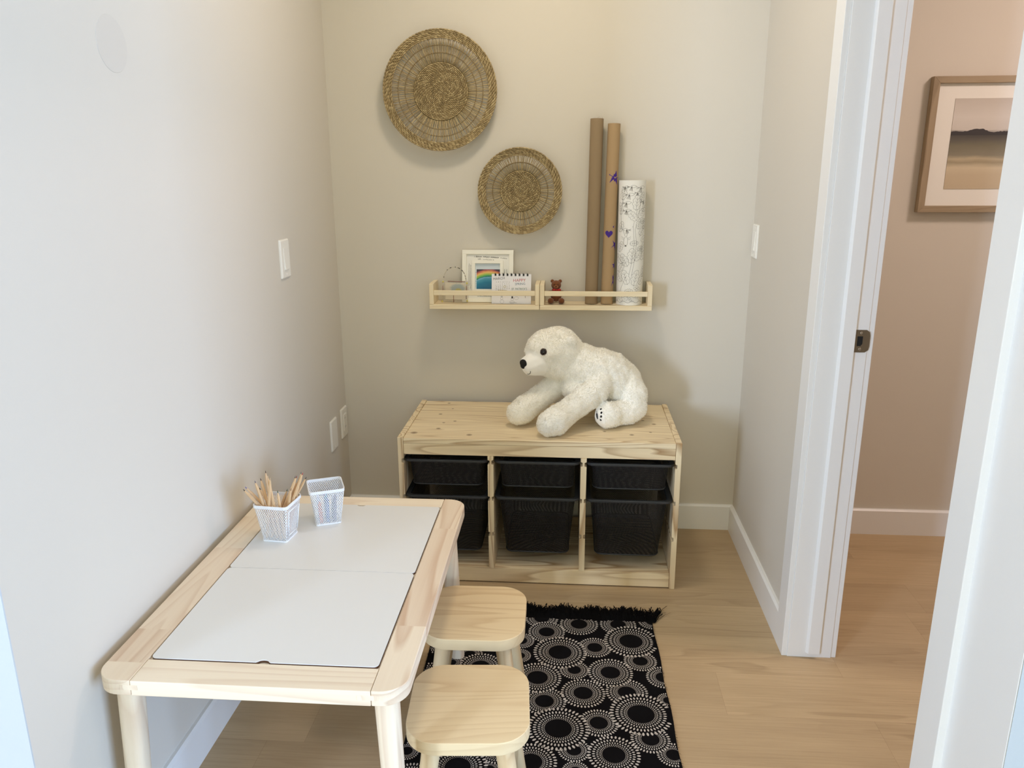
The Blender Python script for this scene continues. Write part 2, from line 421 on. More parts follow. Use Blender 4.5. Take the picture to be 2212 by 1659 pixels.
def dup(root, loc=None, rot=None, label=None):
    r = root.copy(); C.objects.link(r)
    if loc is not None: r.location = loc
    if rot is not None: r.rotation_euler = rot
    if label: r['label'] = label
    for ch in list(root.children):
        c = ch.copy(); C.objects.link(c); c.parent = r
        for g in list(ch.children):
            d = g.copy(); C.objects.link(d); d.parent = c
    return r

def merge_marks(o, bm, mats):
    """printing or handwriting laid on a part becomes faces of that part's own mesh"""
    b = bmesh.new(); b.from_mesh(o.data); k = len(o.data.materials)
    for m in mats: o.data.materials.append(MAT[m])
    for f in bm.faces: f.material_index += k
    vm = {v: b.verts.new(v.co) for v in bm.verts}
    for f in bm.faces:
        try: g = b.faces.new([vm[v] for v in f.verts]); g.material_index = f.material_index
        except ValueError: pass
    bm.free(); b.to_mesh(o.data); b.free()
# ------------------------------------------------------------------ room shell
XP0, XP1 = W, W+0.125               # partition wall between room and hall
DY0, DY1 = -1.656, -0.852           # side doorway (jamb faces)
HEAD = 2.05
def bxs(*boxes, bev=0):
    bm = NB()
    for b in boxes: box(bm, *b, bev=bev)
    return bm
struct('wall_left', bxs((-0.12, 0, YL, 0.12, 0, CEIL)), 'wall')
struct('wall_back', bxs((0, 3.3, 0, 0.12, 0, CEIL)), 'wall')
struct('wall_right', bxs((XP0, XP1, DY1+0.018, 0, 0, CEIL), (XP0, XP1, YR, DY0-0.018, 0, CEIL), (XP0, XP1, DY0-0.018, DY1+0.018, HEAD+0.018, CEIL)), 'wall')
struct('wall_landing_left', bxs((-4.0, -0.12, YL, YL+0.12, 0, CEIL), (-4.1, -4.0, -7.2, YL+0.12, 0, CEIL)), 'wall')
struct('wall_landing_right', bxs((XP1, 6.3, YR-0.0008, YR+0.12, 0, CEIL), (6.3, 6.4, -7.2, YR+0.12, 0, CEIL)), 'wall_shaded')  # shade on this wall is put into its colour
struct('wall_hall_end', bxs((3.2, 3.3, YR+0.12, 0, 0, CEIL)), 'wall')
struct('wall_landing_rear', bxs((-4.1, 6.4, -7.3, -7.2, 0, CEIL)), 'wall')
struct('ceiling', bxs((-4.1, 6.4, -7.3, 0.12, CEIL, CEIL+0.1)), 'trim')

# floor: planks running along x, each its own face with its own tone
bm = NB(); tl = bm.faces.layers.float.new('tint')
fixed = {3: 1.975, 4: 1.666, 6: 1.687, 7: 0.142}
PW = 0.18; row = 0; y = -0.045
while y > -7.2:
    ya, yb = y, y-PW
    if row == 0: ya = 0.0
    x0 = fixed.get(row, random.uniform(0, 1.5))
    xs = sorted([x0+k*1.45 for k in range(-5, 6)])
    for a, b in zip(xs, xs[1:]):
        a, b = max(a, -4.1), min(b, 6.4)
        if b-a < 0.01: continue
        g = 0.00012
        vs = [bm.verts.new(p) for p in ((a+g, yb+g, 0), (b-g, yb+g, 0), (b-g, ya-g, 0), (a+g, ya-g, 0))]
        f = bm.faces.new(vs); f[tl] = random.random()
    y = yb; row += 1
t = NB(); box(t, -4.1, 6.4, -7.3, 0.0, -0.05, -0.0008)
for f in t.faces: f.material_index = 1
join(bm, t, 1)
struct('floor', bm, ['floor', 'board_edge'])

def baseboard(name, x0, x1, y0, y1, face):
    """face: direction (dx,dy) the board faces; bevelled top edge"""
    bm = NB(); H, T = 0.104, 0.014
    if face == 'x': prism(bm, [(x0, 0), (x0+T, 0), (x0+T, H-0.006), (x0+T-0.006, H), (x0, H)], y0, y1, 'xz')
    if face == '-x': prism(bm, [(x1, 0), (x1-T, 0), (x1-T, H-0.006), (x1-T+0.006, H), (x1, H)], y0, y1, 'xz')
    if face == '-y': prism(bm, [(y1, 0), (y1-T, 0), (y1-T, H-0.006), (y1-T+0.006, H), (y1, H)], x0, x1, 'yz')
    return struct(name, bm, 'trim')
baseboard('baseboard_left', 0, 0, YL, -0.014, 'x')
baseboard('baseboard_back', 0, W, -1, 0, '-y')
baseboard('baseboard_right', 0, W, -0.777, -0.014, '-x')
baseboard('baseboard_right_near', 0, W-0.0015, YR, DY0-0.077, '-x')
baseboard('baseboard_hall', XP1, 3.2, -1, 0, '-y')

# side doorway: jamb lining, stop, casings on both faces
def casing(bm, x, sx, yin, sy, w=0.072):
    """flat casing leg on the wall face at x (sx = outward direction), inner edge yin, running sy"""
    a, b = sorted((x, x+sx*0.015)); c, d = sorted((yin, yin+sy*w))
    box(bm, a, b, c, d, 0, HEAD+0.07, 0.0015)
bm = NB(); casing(bm, XP0, -1, DY1+0.003, 1); casing(bm, XP0, -1, DY0-0.003, -1, 0.076)
box(bm, XP0-0.015, XP0, DY0-0.075, DY1+0.073, HEAD+0.003, HEAD+0.075, 0.0015)
struct('trim_1', bm, 'trim')
bm = NB(); casing(bm, XP1, 1, DY1+0.003, 1); casing(bm, XP1, 1, DY0-0.003, -1)
box(bm, XP1, XP1+0.015, DY0-0.075, DY1+0.073, HEAD+0.003, HEAD+0.075, 0.0015)
struct('trim_2', bm, 'trim')
bm = NB()
box(bm, XP0, XP1, DY1, DY1+0.018, 0, HEAD, 0.001); box(bm, XP0, XP1, DY0-0.018, DY0, 0, HEAD, 0.001)
box(bm, XP0, XP1, DY0, DY1, HEAD, HEAD+0.018, 0.001)
# stops, bevelled on the room side and ending just above the floor
for yy, s in ((DY1, -1), (DY0, 1)):
    prism(bm, [(1.586, yy), (1.592, yy+s*0.010), (1.624, yy+s*0.010), (1.6245, yy)], 0.016, HEAD, 'xy', bev=0.0008)
door = struct('door_1', bm, 'trim')
# strike plate
sp = thing('strike_plate', 'brushed nickel strike plate screwed to the white side door jamb', 'strike plate', (0, 0, 0))
bm = NB()
zc, xa, xb = 0.947, 1.6265, 1.664
prism(bm, [(xa, zc-0.030), (xb-0.010, zc-0.030), (xb-0.002, zc-0.024), (xb, zc-0.014), (xb, zc+0.014), (xb-0.002, zc+0.024), (xb-0.010, zc+0.030), (xa, zc+0.030)], DY1-0.002, DY1-0.0003, 'xz', bev=0.0004)
pl_ = obj('plate', bm, 'nickel', sp)
bm = NB(); prism(bm, [(1.632, zc-0.013), (1.641, zc-0.013), (1.6455, zc-0.007), (1.6455, zc+0.013), (1.632, zc+0.013)], DY1-0.0026, DY1-0.0015, 'xz')
obj('latch_hole', bm, 'dark', pl_)
for dz in (-0.0215, 0.0215):
    bm = NB(); loft(bm, [ring_at((1.6405, DY1-0.0022, zc+dz), 0.0042, (0, 1, 0), 14), ring_at((1.6405, DY1-0.0032, zc+dz), 0.003, (0, 1, 0), 14)], True, True)
    box(bm, 1.6405-0.0022, 1.6405+0.0022, DY1-0.0034, DY1-0.0030, zc+dz-0.0005, zc+dz+0.0005)
    obj('screw', bm, 'screw', pl_)

# white corner trim on the landing face of the left wall
bm = NB(); box(bm, -0.095, 0.0, YL-0.003, YL, 0, CEIL)
struct('trim_3', bm, 'trim_blue')

bm = NB(); box(bm, XP0+0.0002, XP1, YR-0.0012, YR, 0, CEIL)  # thin sheet over the wall end, carrying the same painted-in shade
struct('wall_landing_corner', bm, 'wall_shaded')
bm = NB(); box(bm, W-0.0015, W, YR, DY0-0.0785, 0, CEIL, 0.0004)
struct('trim_4', bm, 'trim')

# ------------------------------------------------------------------ wall plates
def wall_plate(name, label, x, y, z, sx, blank=False, rocker=True, cat='light switch'):
    """plate on a wall whose normal is +-x; built around the wall point (x,y,z)"""
    t = thing(name, label, cat, (x, y, z))
    bm = NB(); a, b = sorted((0, sx*0.006))
    pl = rrect(0.074, 0.118, 0.003, 3)
    pl2 = rrect(0.066, 0.110, 0.003, 3)
    loft(bm, [[(0, p[0], p[1]) for p in pl], [(sx*0.003, p[0], p[1]) for p in pl], [(sx*0.0062, p[0], p[1]) for p in pl2]], True, True, smooth=False)
    bmesh.ops.recalc_face_normals(bm, faces=bm.faces[:])
    cp = obj('cover_plate', bm, 'plastic_white', t)
    if not blank:
        bm = NB()
        a, b = sorted((sx*0.0055, sx*0.0072)); box(bm, a, b, -0.0175, 0.0175, -0.0345, 0.0345, 0.0004)
        inf = obj('inner_frame', bm, 'plastic_white', t)
        bm = NB()
        if rocker:
            prism(bm, [(sx*0.006, -0.032), (sx*0.0105, -0.032), (sx*0.0078, 0.0), (sx*0.0074, 0.032), (sx*0.006, 0.032)], -0.0152, 0.0152, 'xz', bev=0.0005)
            obj('rocker', bm, 'plastic_white', inf)
        else:
            a, b = sorted((sx*0.006, sx*0.0082)); box(bm, a, b, -0.0152, 0.0152, -0.032, 0.032, 0.0006)
            of = obj('outlet_face', bm, 'plastic_white', t)
            for zz in (-0.017, 0.017):
                bm = NB(); a, b = sorted((sx*0.0080, sx*0.0084))
                box(bm, a, b, -0.0065, -0.0050, zz-0.004, zz+0.004); box(bm, a, b, 0.005, 0.0062, zz-0.0035, zz+0.0035)
                obj('socket_slots', bm, 'dark', of)
    for zz in (-0.048, 0.048):
        bm = NB(); loft(bm, [ring_at((sx*0.0060, 0, zz), 0.0032, (1, 0, 0), 10), ring_at((sx*0.0070, 0, zz), 0.0024, (1, 0, 0), 10)], True, True)
        obj('screw', bm, 'plastic_white', cp)
    return t
wall_plate('light_switch', 'white rocker light switch high on the left wall', 0, -0.546, 1.121, 1)
wall_plate('blank_wall_plate', 'blank white cover plate low on the left wall, farther from the corner', 0, -0.182, 0.425, 1, blank=True, cat='wall plate')
wall_plate('wall_outlet', 'white outlet plate low on the left wall, next to the corner', 0, -0.048, 0.431, 1, rocker=False, cat='outlet')
wall_plate('light_switch', 'white light switch on the right wall near the back corner', W, -0.050, 1.136, -1)
bm = NB(); loft(bm, [ring_at((0.0001, -1.358, 1.617), 0.052, (1, 0, 0), 40), ring_at((0.0006, -1.358, 1.617), 0.0515, (1, 0, 0), 40)], True, True, smooth=False)
bmesh.ops.recalc_face_normals(bm, faces=bm.faces[:])
tag(obj('round_cover', bm, 'patch'), 'faint round patch painted over, high on the left wall', 'wall cover')

# ------------------------------------------------------------------ low storage frame with bins
KX, KY, KW, KD, KH = 0.316, -0.045, 0.9365, 0.445, 0.5265
cab = thing('storage_unit', 'low pine storage frame with six black mesh bins, against the back wall', 'storage unit', (KX, KY, 0))
ST = 0.0185
NZ = [0.444, 0.314, 0.184]     # groove heights
def notched(x0, x1, left, right, z0, z1):
    """front outline of an upright with bin grooves cut in the given sides"""
    d, h = 0.0065, 0.0065
    pts = [(x0, z0), (x1, z0)]
    if right:
        for z in sorted(NZ): pts += [(x1, z-h-.002), (x1-d, z-h), (x1-d, z+h), (x1, z+h+.002)]
    pts += [(x1, z1), (x0, z1)]
    if left:
        for z in sorted(NZ, reverse=True): pts += [(x0, z+h+.002), (x0+d, z+h), (x0+d, z-h), (x0, z-h-.002)]
    return pts
bm = NB(); prism(bm, notched(0, ST, False, True, 0, KH), -KD, 0, 'xz', bev=0.0012); obj('side_panel', bm, 'pine_z', cab)
bm = NB(); prism(bm, notched(KW-ST, KW, True, False, 0, KH), -KD, 0, 'xz', bev=0.0012); obj('side_panel', bm, 'pine_z', cab)
knots = [(-0.27+0.316, 0, 0)]
def K2(px): return px
KN = [(0.045, -0.385, .013), (0.235, -0.395, .011), (0.12, -0.335, .009), (0.128, -0.27, .006), (0.165, -0.25, .007), (0.10, -0.17, .008), (0.11, -0.03, .007), (0.135, -0.1, .005),
      (0.83, -0.20, .007), (0.865, -0.24, .009), (0.78, -0.36, .009), (0.69, -0.33, .007), (0.845, -0.33, .006), (0.49, -0.06, .006)]
MAT['pine_rail'] = wood('pine_rail_flame_grain', srgb(240, 220, 182), srgb(164, 128, 86), 0, 1.5, 9, contrast=1.1)
MAT['pine_top'] = wood('pine_top_board', PINE_L, PINE_D, 0, 1.6, 16, knots=KN, contrast=0.75)
bm = NB(); box(bm, ST+0.0006, KW-ST-0.0006, -KD+0.003, -0.002, KH-0.021, KH-0.003, 0.0015); obj('top_panel', bm, 'pine_top', cab)
bm = NB(); box(bm, ST+0.0006, KW-ST-0.0006, -KD+0.004, -KD+0.022, KH-0.060, KH-0.0215, 0.0012); obj('front_rail', bm, 'pine_rail', cab)
bm = NB(); box(bm, ST+0.0006, KW-ST-0.0006, -0.020, -0.004, KH-0.060, KH-0.0215, 0.0012); obj('back_rail', bm, 'pine_x', cab)
bm = NB(); box(bm, ST+0.0006, KW-ST-0.0006, -KD+0.004, -KD+0.022, 0.004, 0.057, 0.0012); obj('plinth', bm, 'pine_rail', cab)
bm = NB(); box(bm, ST+0.0006, KW-ST-0.0006, -KD+0.0225, -0.004, 0.040, 0.055, 0.001); obj('bottom_panel', bm, 'pine_x', cab)
DIV = [(0.617-KX, 0.6365-KX), (0.926-KX, 0.9455-KX)]
for a, b in DIV:
    bm = NB(); prism(bm, notched(a, b, True, True, 0.0555, KH-0.0605), -KD+0.002, -0.004, 'xz', bev=0.0012)
    obj('divider', bm, 'pine_z', cab)
bays = [(ST, DIV[0][0]), (DIV[0][1], DIV[1][0]), (DIV[1][1], KW-ST)]
def make_bin(w, depth, label):
    """mesh bin; origin centre of the rim plane; w = rim width"""
    t = thing('storage_bin', label, 'storage bin', (0, 0, 0), 0)
    D = 0.405
    bm = NB(); uv = bm.loops.layers.uv.new('UVMap')
    rings = []
    for k in range(5):
        f = k/4
        ww = w-0.024-0.040*(1-f)*(depth/0.2); dd = D-0.02-0.05*(1-f)*(depth/0.2)
        rings.append([(p[0], p[1], -depth*(1-f)) for p in rrect(ww, dd, 0.028, 6)])
    rings = [[(p[0]*0.97, p[1]*0.97, -depth-0.001) for p in rings[0]]] + rings if False else rings
    loft(bm, rings, True, False, uv=uv)
    obj('mesh_body', bm, 'mesh_black', t, smooth='auto')
    bm = NB()
    o = rrect(w+0.006, D, 0.024, 8); i2 = rrect(w-0.026, D-0.022, 0.018, 8)
    loft(bm, [[(p[0], p[1], -0.0045) for p in i2], [(p[0], p[1], -0.0045) for p in o], [(p[0], p[1], 0.0018) for p in o],
              [(p[0]*0.995, p[1]*0.996, 0.0035) for p in o], [(p[0], p[1], 0.0035) for p in i2], [(p[0], p[1], -0.0045) for p in i2]], smooth=False)
    obj('rim', bm, 'bin_rim', t)
    bm = NB(); base = rings[0]
    tube(bm, base, 0.0028, 6, closed=True)
    obj('bottom_wire', bm, 'bin_rim', t, True)
    return t
place = ['left', 'middle', 'right']
WB = [b-a for a, b in bays]
proto = {}
for r_i, (z, dep, adj) in enumerate(((NZ[0], 0.092, 'shallow'), (NZ[1], 0.212, 'deep'))):
    for c_i, (a, b) in enumerate(bays):
        xc = KX+(a+b)/2; lab = '%s black mesh bin in the %s column of the pine storage frame, %s row' % (adj, place[c_i], 'upper' if r_i == 0 else 'lower')
        if adj not in proto:
            proto[adj] = make_bin(WB[0]+0.0, dep, lab); proto[adj].location = (xc, KY-KD/2-0.013, z); proto[adj]['group'] = 'black mesh bins in the storage frame'
        else: dup(proto[adj], (xc, KY-KD/2-0.013, z), None, lab)

# ------------------------------------------------------------------ children's table
TX, TY, TW, TD, TZ, TT = 0.021, -1.739, 0.583, 0.848, 0.4855, 0.031
tb = thing('childrens_table', 'low pine childrens table with two white inset boards beside the left wall', 'table', (TX, TY, 0), 0.004)
RW, RL, RR = 0.071, 0.074, 0.062
def rail_prism(pts, name, mat, cuts, axis):
    bm = NB(); prism(bm, pts, TZ-TT, TZ, 'xy', bev=0.0022, seg=3)
    for c in cuts:
        n = (1, 0, 0) if axis == 0 else (0, 1, 0); co = (c, 0, 0) if axis == 0 else (0, c, 0)
        bmesh.ops.bisect_plane(bm, geom=bm.verts[:]+bm.edges[:]+bm.faces[:], plane_co=co, plane_no=n)
    o = obj(name, bm, mat, tb, smooth=False)
    settint(o, lambda c: sum(1 for q in cuts if c[axis] > q)*0.37+0.11*(len(name)))
    return o
rad = 0.048
left = rrect(2*RL, TD, (rad, 0, 0, rad), 10, RL, TD/2); left = [(min(p[0], RL), p[1]) for p in left]
right = rrect(2*RR, TD, (0, rad, rad, 0), 10, TW-RR, TD/2); right = [(max(p[0], TW-RR), p[1]) for p in right]
rail_prism(left, 'side_rail', 'table_y', [0.055, 0.165, 0.52, 0.70], 1)
rail_prism(right, 'side_rail', 'table_y', [0.21, 0.66], 1)
g = 0.0010
for y0, y1, nm in ((0, RW-0.004, 'front_rail'), (TD-0.055, TD, 'back_rail')):
    bm = NB(); box(bm, RL+g, TW-RR-g, y0, y1, TZ-TT, TZ-0.0004, 0.0015)
    o = obj(nm, bm, 'table_x', tb)
# darker half-lap corner blocks seen on the front edge
for xa, xb in ((0.055, 0.088), (TW-0.088, TW-0.052)):
    bm = NB(); box(bm, xa, xb, -0.0006, 0.004, TZ-TT+0.012, TZ-TT+0.022, 0.0003)
    obj('corner_joint', bm, 'table_y', tb)
# ledge the boards lie on
bm = NB()
for a in ((RL-0.004, RL+0.012, RW-0.01, TD-0.05), (TW-RR-0.012, TW-RR+0.004, RW-0.01, TD-0.05)):
    box(bm, *a, TZ-TT+0.002, TZ-0.0060)
for a in ((RL+0.013, TW-RR-0.013, RW-0.008, RW+0.010), (RL+0.013, TW-RR-0.013, TD-0.07, TD-0.052)):
    box(bm, *a, TZ-TT+0.002, TZ-0.0060)
obj('support_ledge', bm, 'table_x', tb)
def board(y0, y1, notch_low):
    x0, x1 = RL+0.0035, TW-RR-0.0035; r = 0.010; xc = (x0+x1)/2; nr = 0.011
    pts = rrect(x1-x0, y1-y0, r, 5, (x0+x1)/2, (y0+y1)/2)
    n = [(xc+nr*1.3, 0), (xc+nr*0.95, 0.003)]+[(xc+nr*0.9*math.cos(a), 0.003+nr*0.42*math.sin(a)) for a in [PI*i/8 for i in range(1, 8)]]+[(xc-nr*0.95, 0.003), (xc-nr*1.3, 0)]
    if notch_low:   # between SW arc end and SE arc start
        i = 6; ins = [(p[0], y0+p[1]) for p in reversed(n)]; pts = pts[:i]+ins+pts[i:]
    else:
        i = 18; ins = [(p[0], y1-p[1]) for p in n]; pts = pts[:i]+ins+pts[i:]
    bm = NB(); prism(bm, pts, TZ-0.0058, TZ-0.0012, 'xy')
    bm.normal_update()
    for f in bm.faces: f.material_index = 0 if f.normal.z > 0.9 else 1
    prism(bm, pts, TZ-0.0011, TZ+0.0006, 'xy', mi=0)
    return obj('inset_board', bm, ['board', 'board_edge'], tb)
ym = -1.3155-TY
board(RW-0.0005, ym-0.0006, True); board(ym+0.0006, TD-0.0565, False)
# legs: fat round posts with a slight outward splay
for sx, sy in ((0, 0), (1, 0), (0, 1), (1, 1)):
    cx = 0.041 if sx == 0 else TW-0.048; cyy = 0.055 if sy == 0 else TD-0.055
    dx = (-0.012 if sx == 0 else 0.018); dy = (-0.02 if sy == 0 else 0.02)
    bm = NB(); pr = rrect(0.045, 0.045, 0.0165, 5)
    rings = []
    for f in (0, 0.01, 0.5, 1.0):
        z = TZ-TT-0.0002-f*(TZ-TT-(0.0058 if sx else 0.0006)); s = 1.0-0.16*f
        rings.append([(cx+dx*f+p[0]*s, cyy+dy*f+p[1]*s, z) for p in pr])
    rings = rings[::-1]; loft(bm, rings, True, True)
    obj('leg', bm, 'table_z', tb, smooth='auto')

# ------------------------------------------------------------------ stools
def make_stool(label):
    t = thing('childrens_stool', label, 'stool', (0, 0, 0), 0, 'pine stools at the low table')
    bm = NB(); prism(bm, rrect(0.256, 0.258, 0.070, 12), 0.250, 0.2800, 'xy', bev=0.003, seg=3)
    obj('seat', bm, 'stool_x', t, smooth='auto')
    for sx in (-1, 1):
        for sy in (-1, 1):
            bm = NB(); rings = []
            for f in (0, 0.45, 0.97, 1.0):
                z = 0.2498-f*0.2494; r = 0.0205-0.005*f
                if f == 1.0: r -= 0.002
                rings.append(ring_at((sx*(0.072+0.036*f), sy*(0.076+0.036*f), z), r, (0, 0, 1), 16))
            rings = rings[::-1]; loft(bm, rings, True, True)
            bmesh.ops.recalc_face_normals(bm, faces=bm.faces[:])
            obj('leg', bm, 'stool_z', t, smooth='auto')
    return t
RUGZ = 0.005
s1 = make_stool('pine stool with a rounded square seat, the farther one, behind the other stool'); s1.location = (0.655, -1.138, RUGZ-0.0018); s1.rotation_euler = (0, 0, 0.02)
s2 = dup(s1, (0.684, -1.490, RUGZ-0.0018), (0, 0, 0.07), 'pine stool with a rounded square seat, the nearer one at the table front')
for s in (s1, s2): s.location.z = RUGZ+0.0003

# ------------------------------------------------------------------ rug
RX0, RX1, RY1, RY0 = 0.478, 1.158, -0.705, -1.95
rug = thing('rug', 'black cotton rug printed with white dotted circles, fringed, under the stools', 'rug', (0, 0, 0))
def rugx(x, y):      # slight skew of the rug on the floor
    return x+(-0.018)*(y-RY1)
circ = [(0.927, -0.734, 0.056), (0.827, -0.784, 0.053), (1.049, -0.728, 0.053), (1.083, -0.816, 0.076), (0.87, -0.887, 0.074), (0.973, -0.856, 0.049), (1.103, -0.914, 0.047), (0.912, -0.969, 0.041), (1.014, -0.974, 0.06), (0.809, -1.011, 0.063), (0.936, -1.07, 0.057), (1.055, -1.059, 0.054), (1.162, -0.986, 0.048), (0.832, -1.111, 0.055), (1.086, -1.145, 0.077), (0.871, -1.215, 0.075), (0.975, -1.187, 0.051), (1.102, -1.238, 0.049), (0.911, -1.29, 0.04), (1.008, -1.299, 0.061), (1.153, -1.289, 0.04), (0.808, -1.337, 0.059), (0.809, -0.709, 0.052), (0.752, -0.836, 0.039), (0.643, -0.972, 0.059), (0.558, -0.959, 0.028), (0.634, -1.367, 0.068), (0.709, -1.37, 0.032), (0.605, -0.916, 0.038), (1.157, -0.704, 0.043), (1.164, -1.085, 0.03), (0.502, -1.322, 0.03), (0.753, -0.912, 0.032), (0.915, -1.36, 0.032)]
rr_ = random.Random(3)
for _ in range(900):
    x, y, r = rr_.uniform(RX0, RX1), rr_.uniform(RY0, RY1), rr_.choice([.075, .06, .055, .05, .042])
    if y > -1.42 and 0.74 < x: continue
    if all(math.hypot(x-a, y-b) > (r+c)*0.84 for a, b, c in circ): circ.append((x, y, r))
circ.sort(key=lambda c: -c[2])
bm = NB()
n = 24; zt = RUGZ
outl = []
for i in range(n+1): outl.append((rugx(RX0, RY0+(RY1-RY0)*(1-i/n)), RY0+(RY1-RY0)*(1-i/n)))
for i in range(n+1): outl.append((rugx(RX1, RY0+(RY1-RY0)*i/n)+0.002*math.sin(i*1.3), RY0+(RY1-RY0)*i/n))
prism(bm, outl, 0.0004, zt, 'xy')
def seed(cx, cyy, a, r0, ln, wd):
    ca, sa = math.cos(a), math.sin(a)
    prof = [(0, 0), (0.2, .38), (0.5, .5), (0.78, .42), (1, 0), (0.78, -.42), (0.5, -.5), (0.2, -.38)]
    pts = []
    for t, w in prof:
        rr = r0+t*ln; pts.append((cx+ca*rr-sa*w*wd, cyy+sa*rr+ca*w*wd))
    for p in pts:
        if not (RY0+.004 < p[1] < RY1-.001 and rugx(RX0, p[1])+.002 < p[0] < rugx(RX1, p[1])-.002): return
    f = bm.faces.new([bm.verts.new((p[0], p[1], zt+0.0004)) for p in pts]); f.material_index = 1
for i, (cx, cyy, R) in enumerate(circ):
    nn = max(20, int(24+R*260)); 
    nring = 5 if R > 0.052 else 4
    r = 0.46*R
    for k in range(nring):
        f = k/(nring-1); ln = R*(0.055+0.155*f) if nring == 5 else R*(0.07+0.17*f)
        wd = 2*PI*(r+ln/2)/nn*(0.42+0.12*f)
        for j in range(nn):
            a = 2*PI*(j+(k % 2)*0.5)/nn
            mx, my = cx+math.cos(a)*(r+ln/2), cyy+math.sin(a)*(r+ln/2)
            if any(math.hypot(mx-a2, my-b2) < c2*0.99 for a2, b2, c2 in circ[:i]): continue
            seed(cx, cyy, a, r, ln*0.8, wd)
        r += ln
cloth = bm
bm = NB()
rf = random.Random(5)
for i in range(1500):       # fringe threads along the far edge and its tuft at the right corner
    x = rf.uniform(RX0-0.004, RX1+0.008); y0 = RY1-0.004
    edge = max(0, (x-(RX1-0.07))/0.07)
    ln = rf.uniform(0.052, 0.082)+(0.010*math.sin(x*60)); dx = rf.gauss(0.004+0.022*edge, 0.010)
    z1 = rf.uniform(0.003, 0.012); w = 0.0014; z2 = rf.uniform(0.001, 0.008+0.014*(rf.random() < .12))
    pts = [(x, y0, zt-0.001), (x+dx*.4, y0+ln*.45, z1), (x+dx*.8+rf.gauss(0, .003), y0+ln*.8, (z1+z2)/2), (x+dx+rf.gauss(0, .004), y0+ln, z2)]
    prev = None
    for p in pts:
        c = (bm.verts.new((p[0]-w, p[1], p[2])), bm.verts.new((p[0]+w, p[1], p[2]+0.0006)))
        if prev: bm.faces.new((prev[0], prev[1], c[1], c[0]))
        prev = c
box(bm, RX0, RX1, RY1-0.006, RY1+0.030, 0.0004, 0.0042)
obj('fringe', bm, 'rug_fringe', rug)
bm = cloth
for i in range(520):        # frayed threads of the long edges
    y = rf.uniform(RY0, RY1); s = rf.choice((0, 1)); x = rugx(RX1 if s else RX0, y); dx = (1 if s else -1)*rf.uniform(0.001, 0.006)
    a = bm.verts.new((x, y, 0.003)); b = bm.verts.new((x, y+.0016, 0.003)); c = bm.verts.new((x+dx, y+rf.uniform(-.003, .003), 0.001)); bm.faces.new((a, b, c))
obj('woven_cloth', bm, ['rug_black', 'rug_white'], rug)

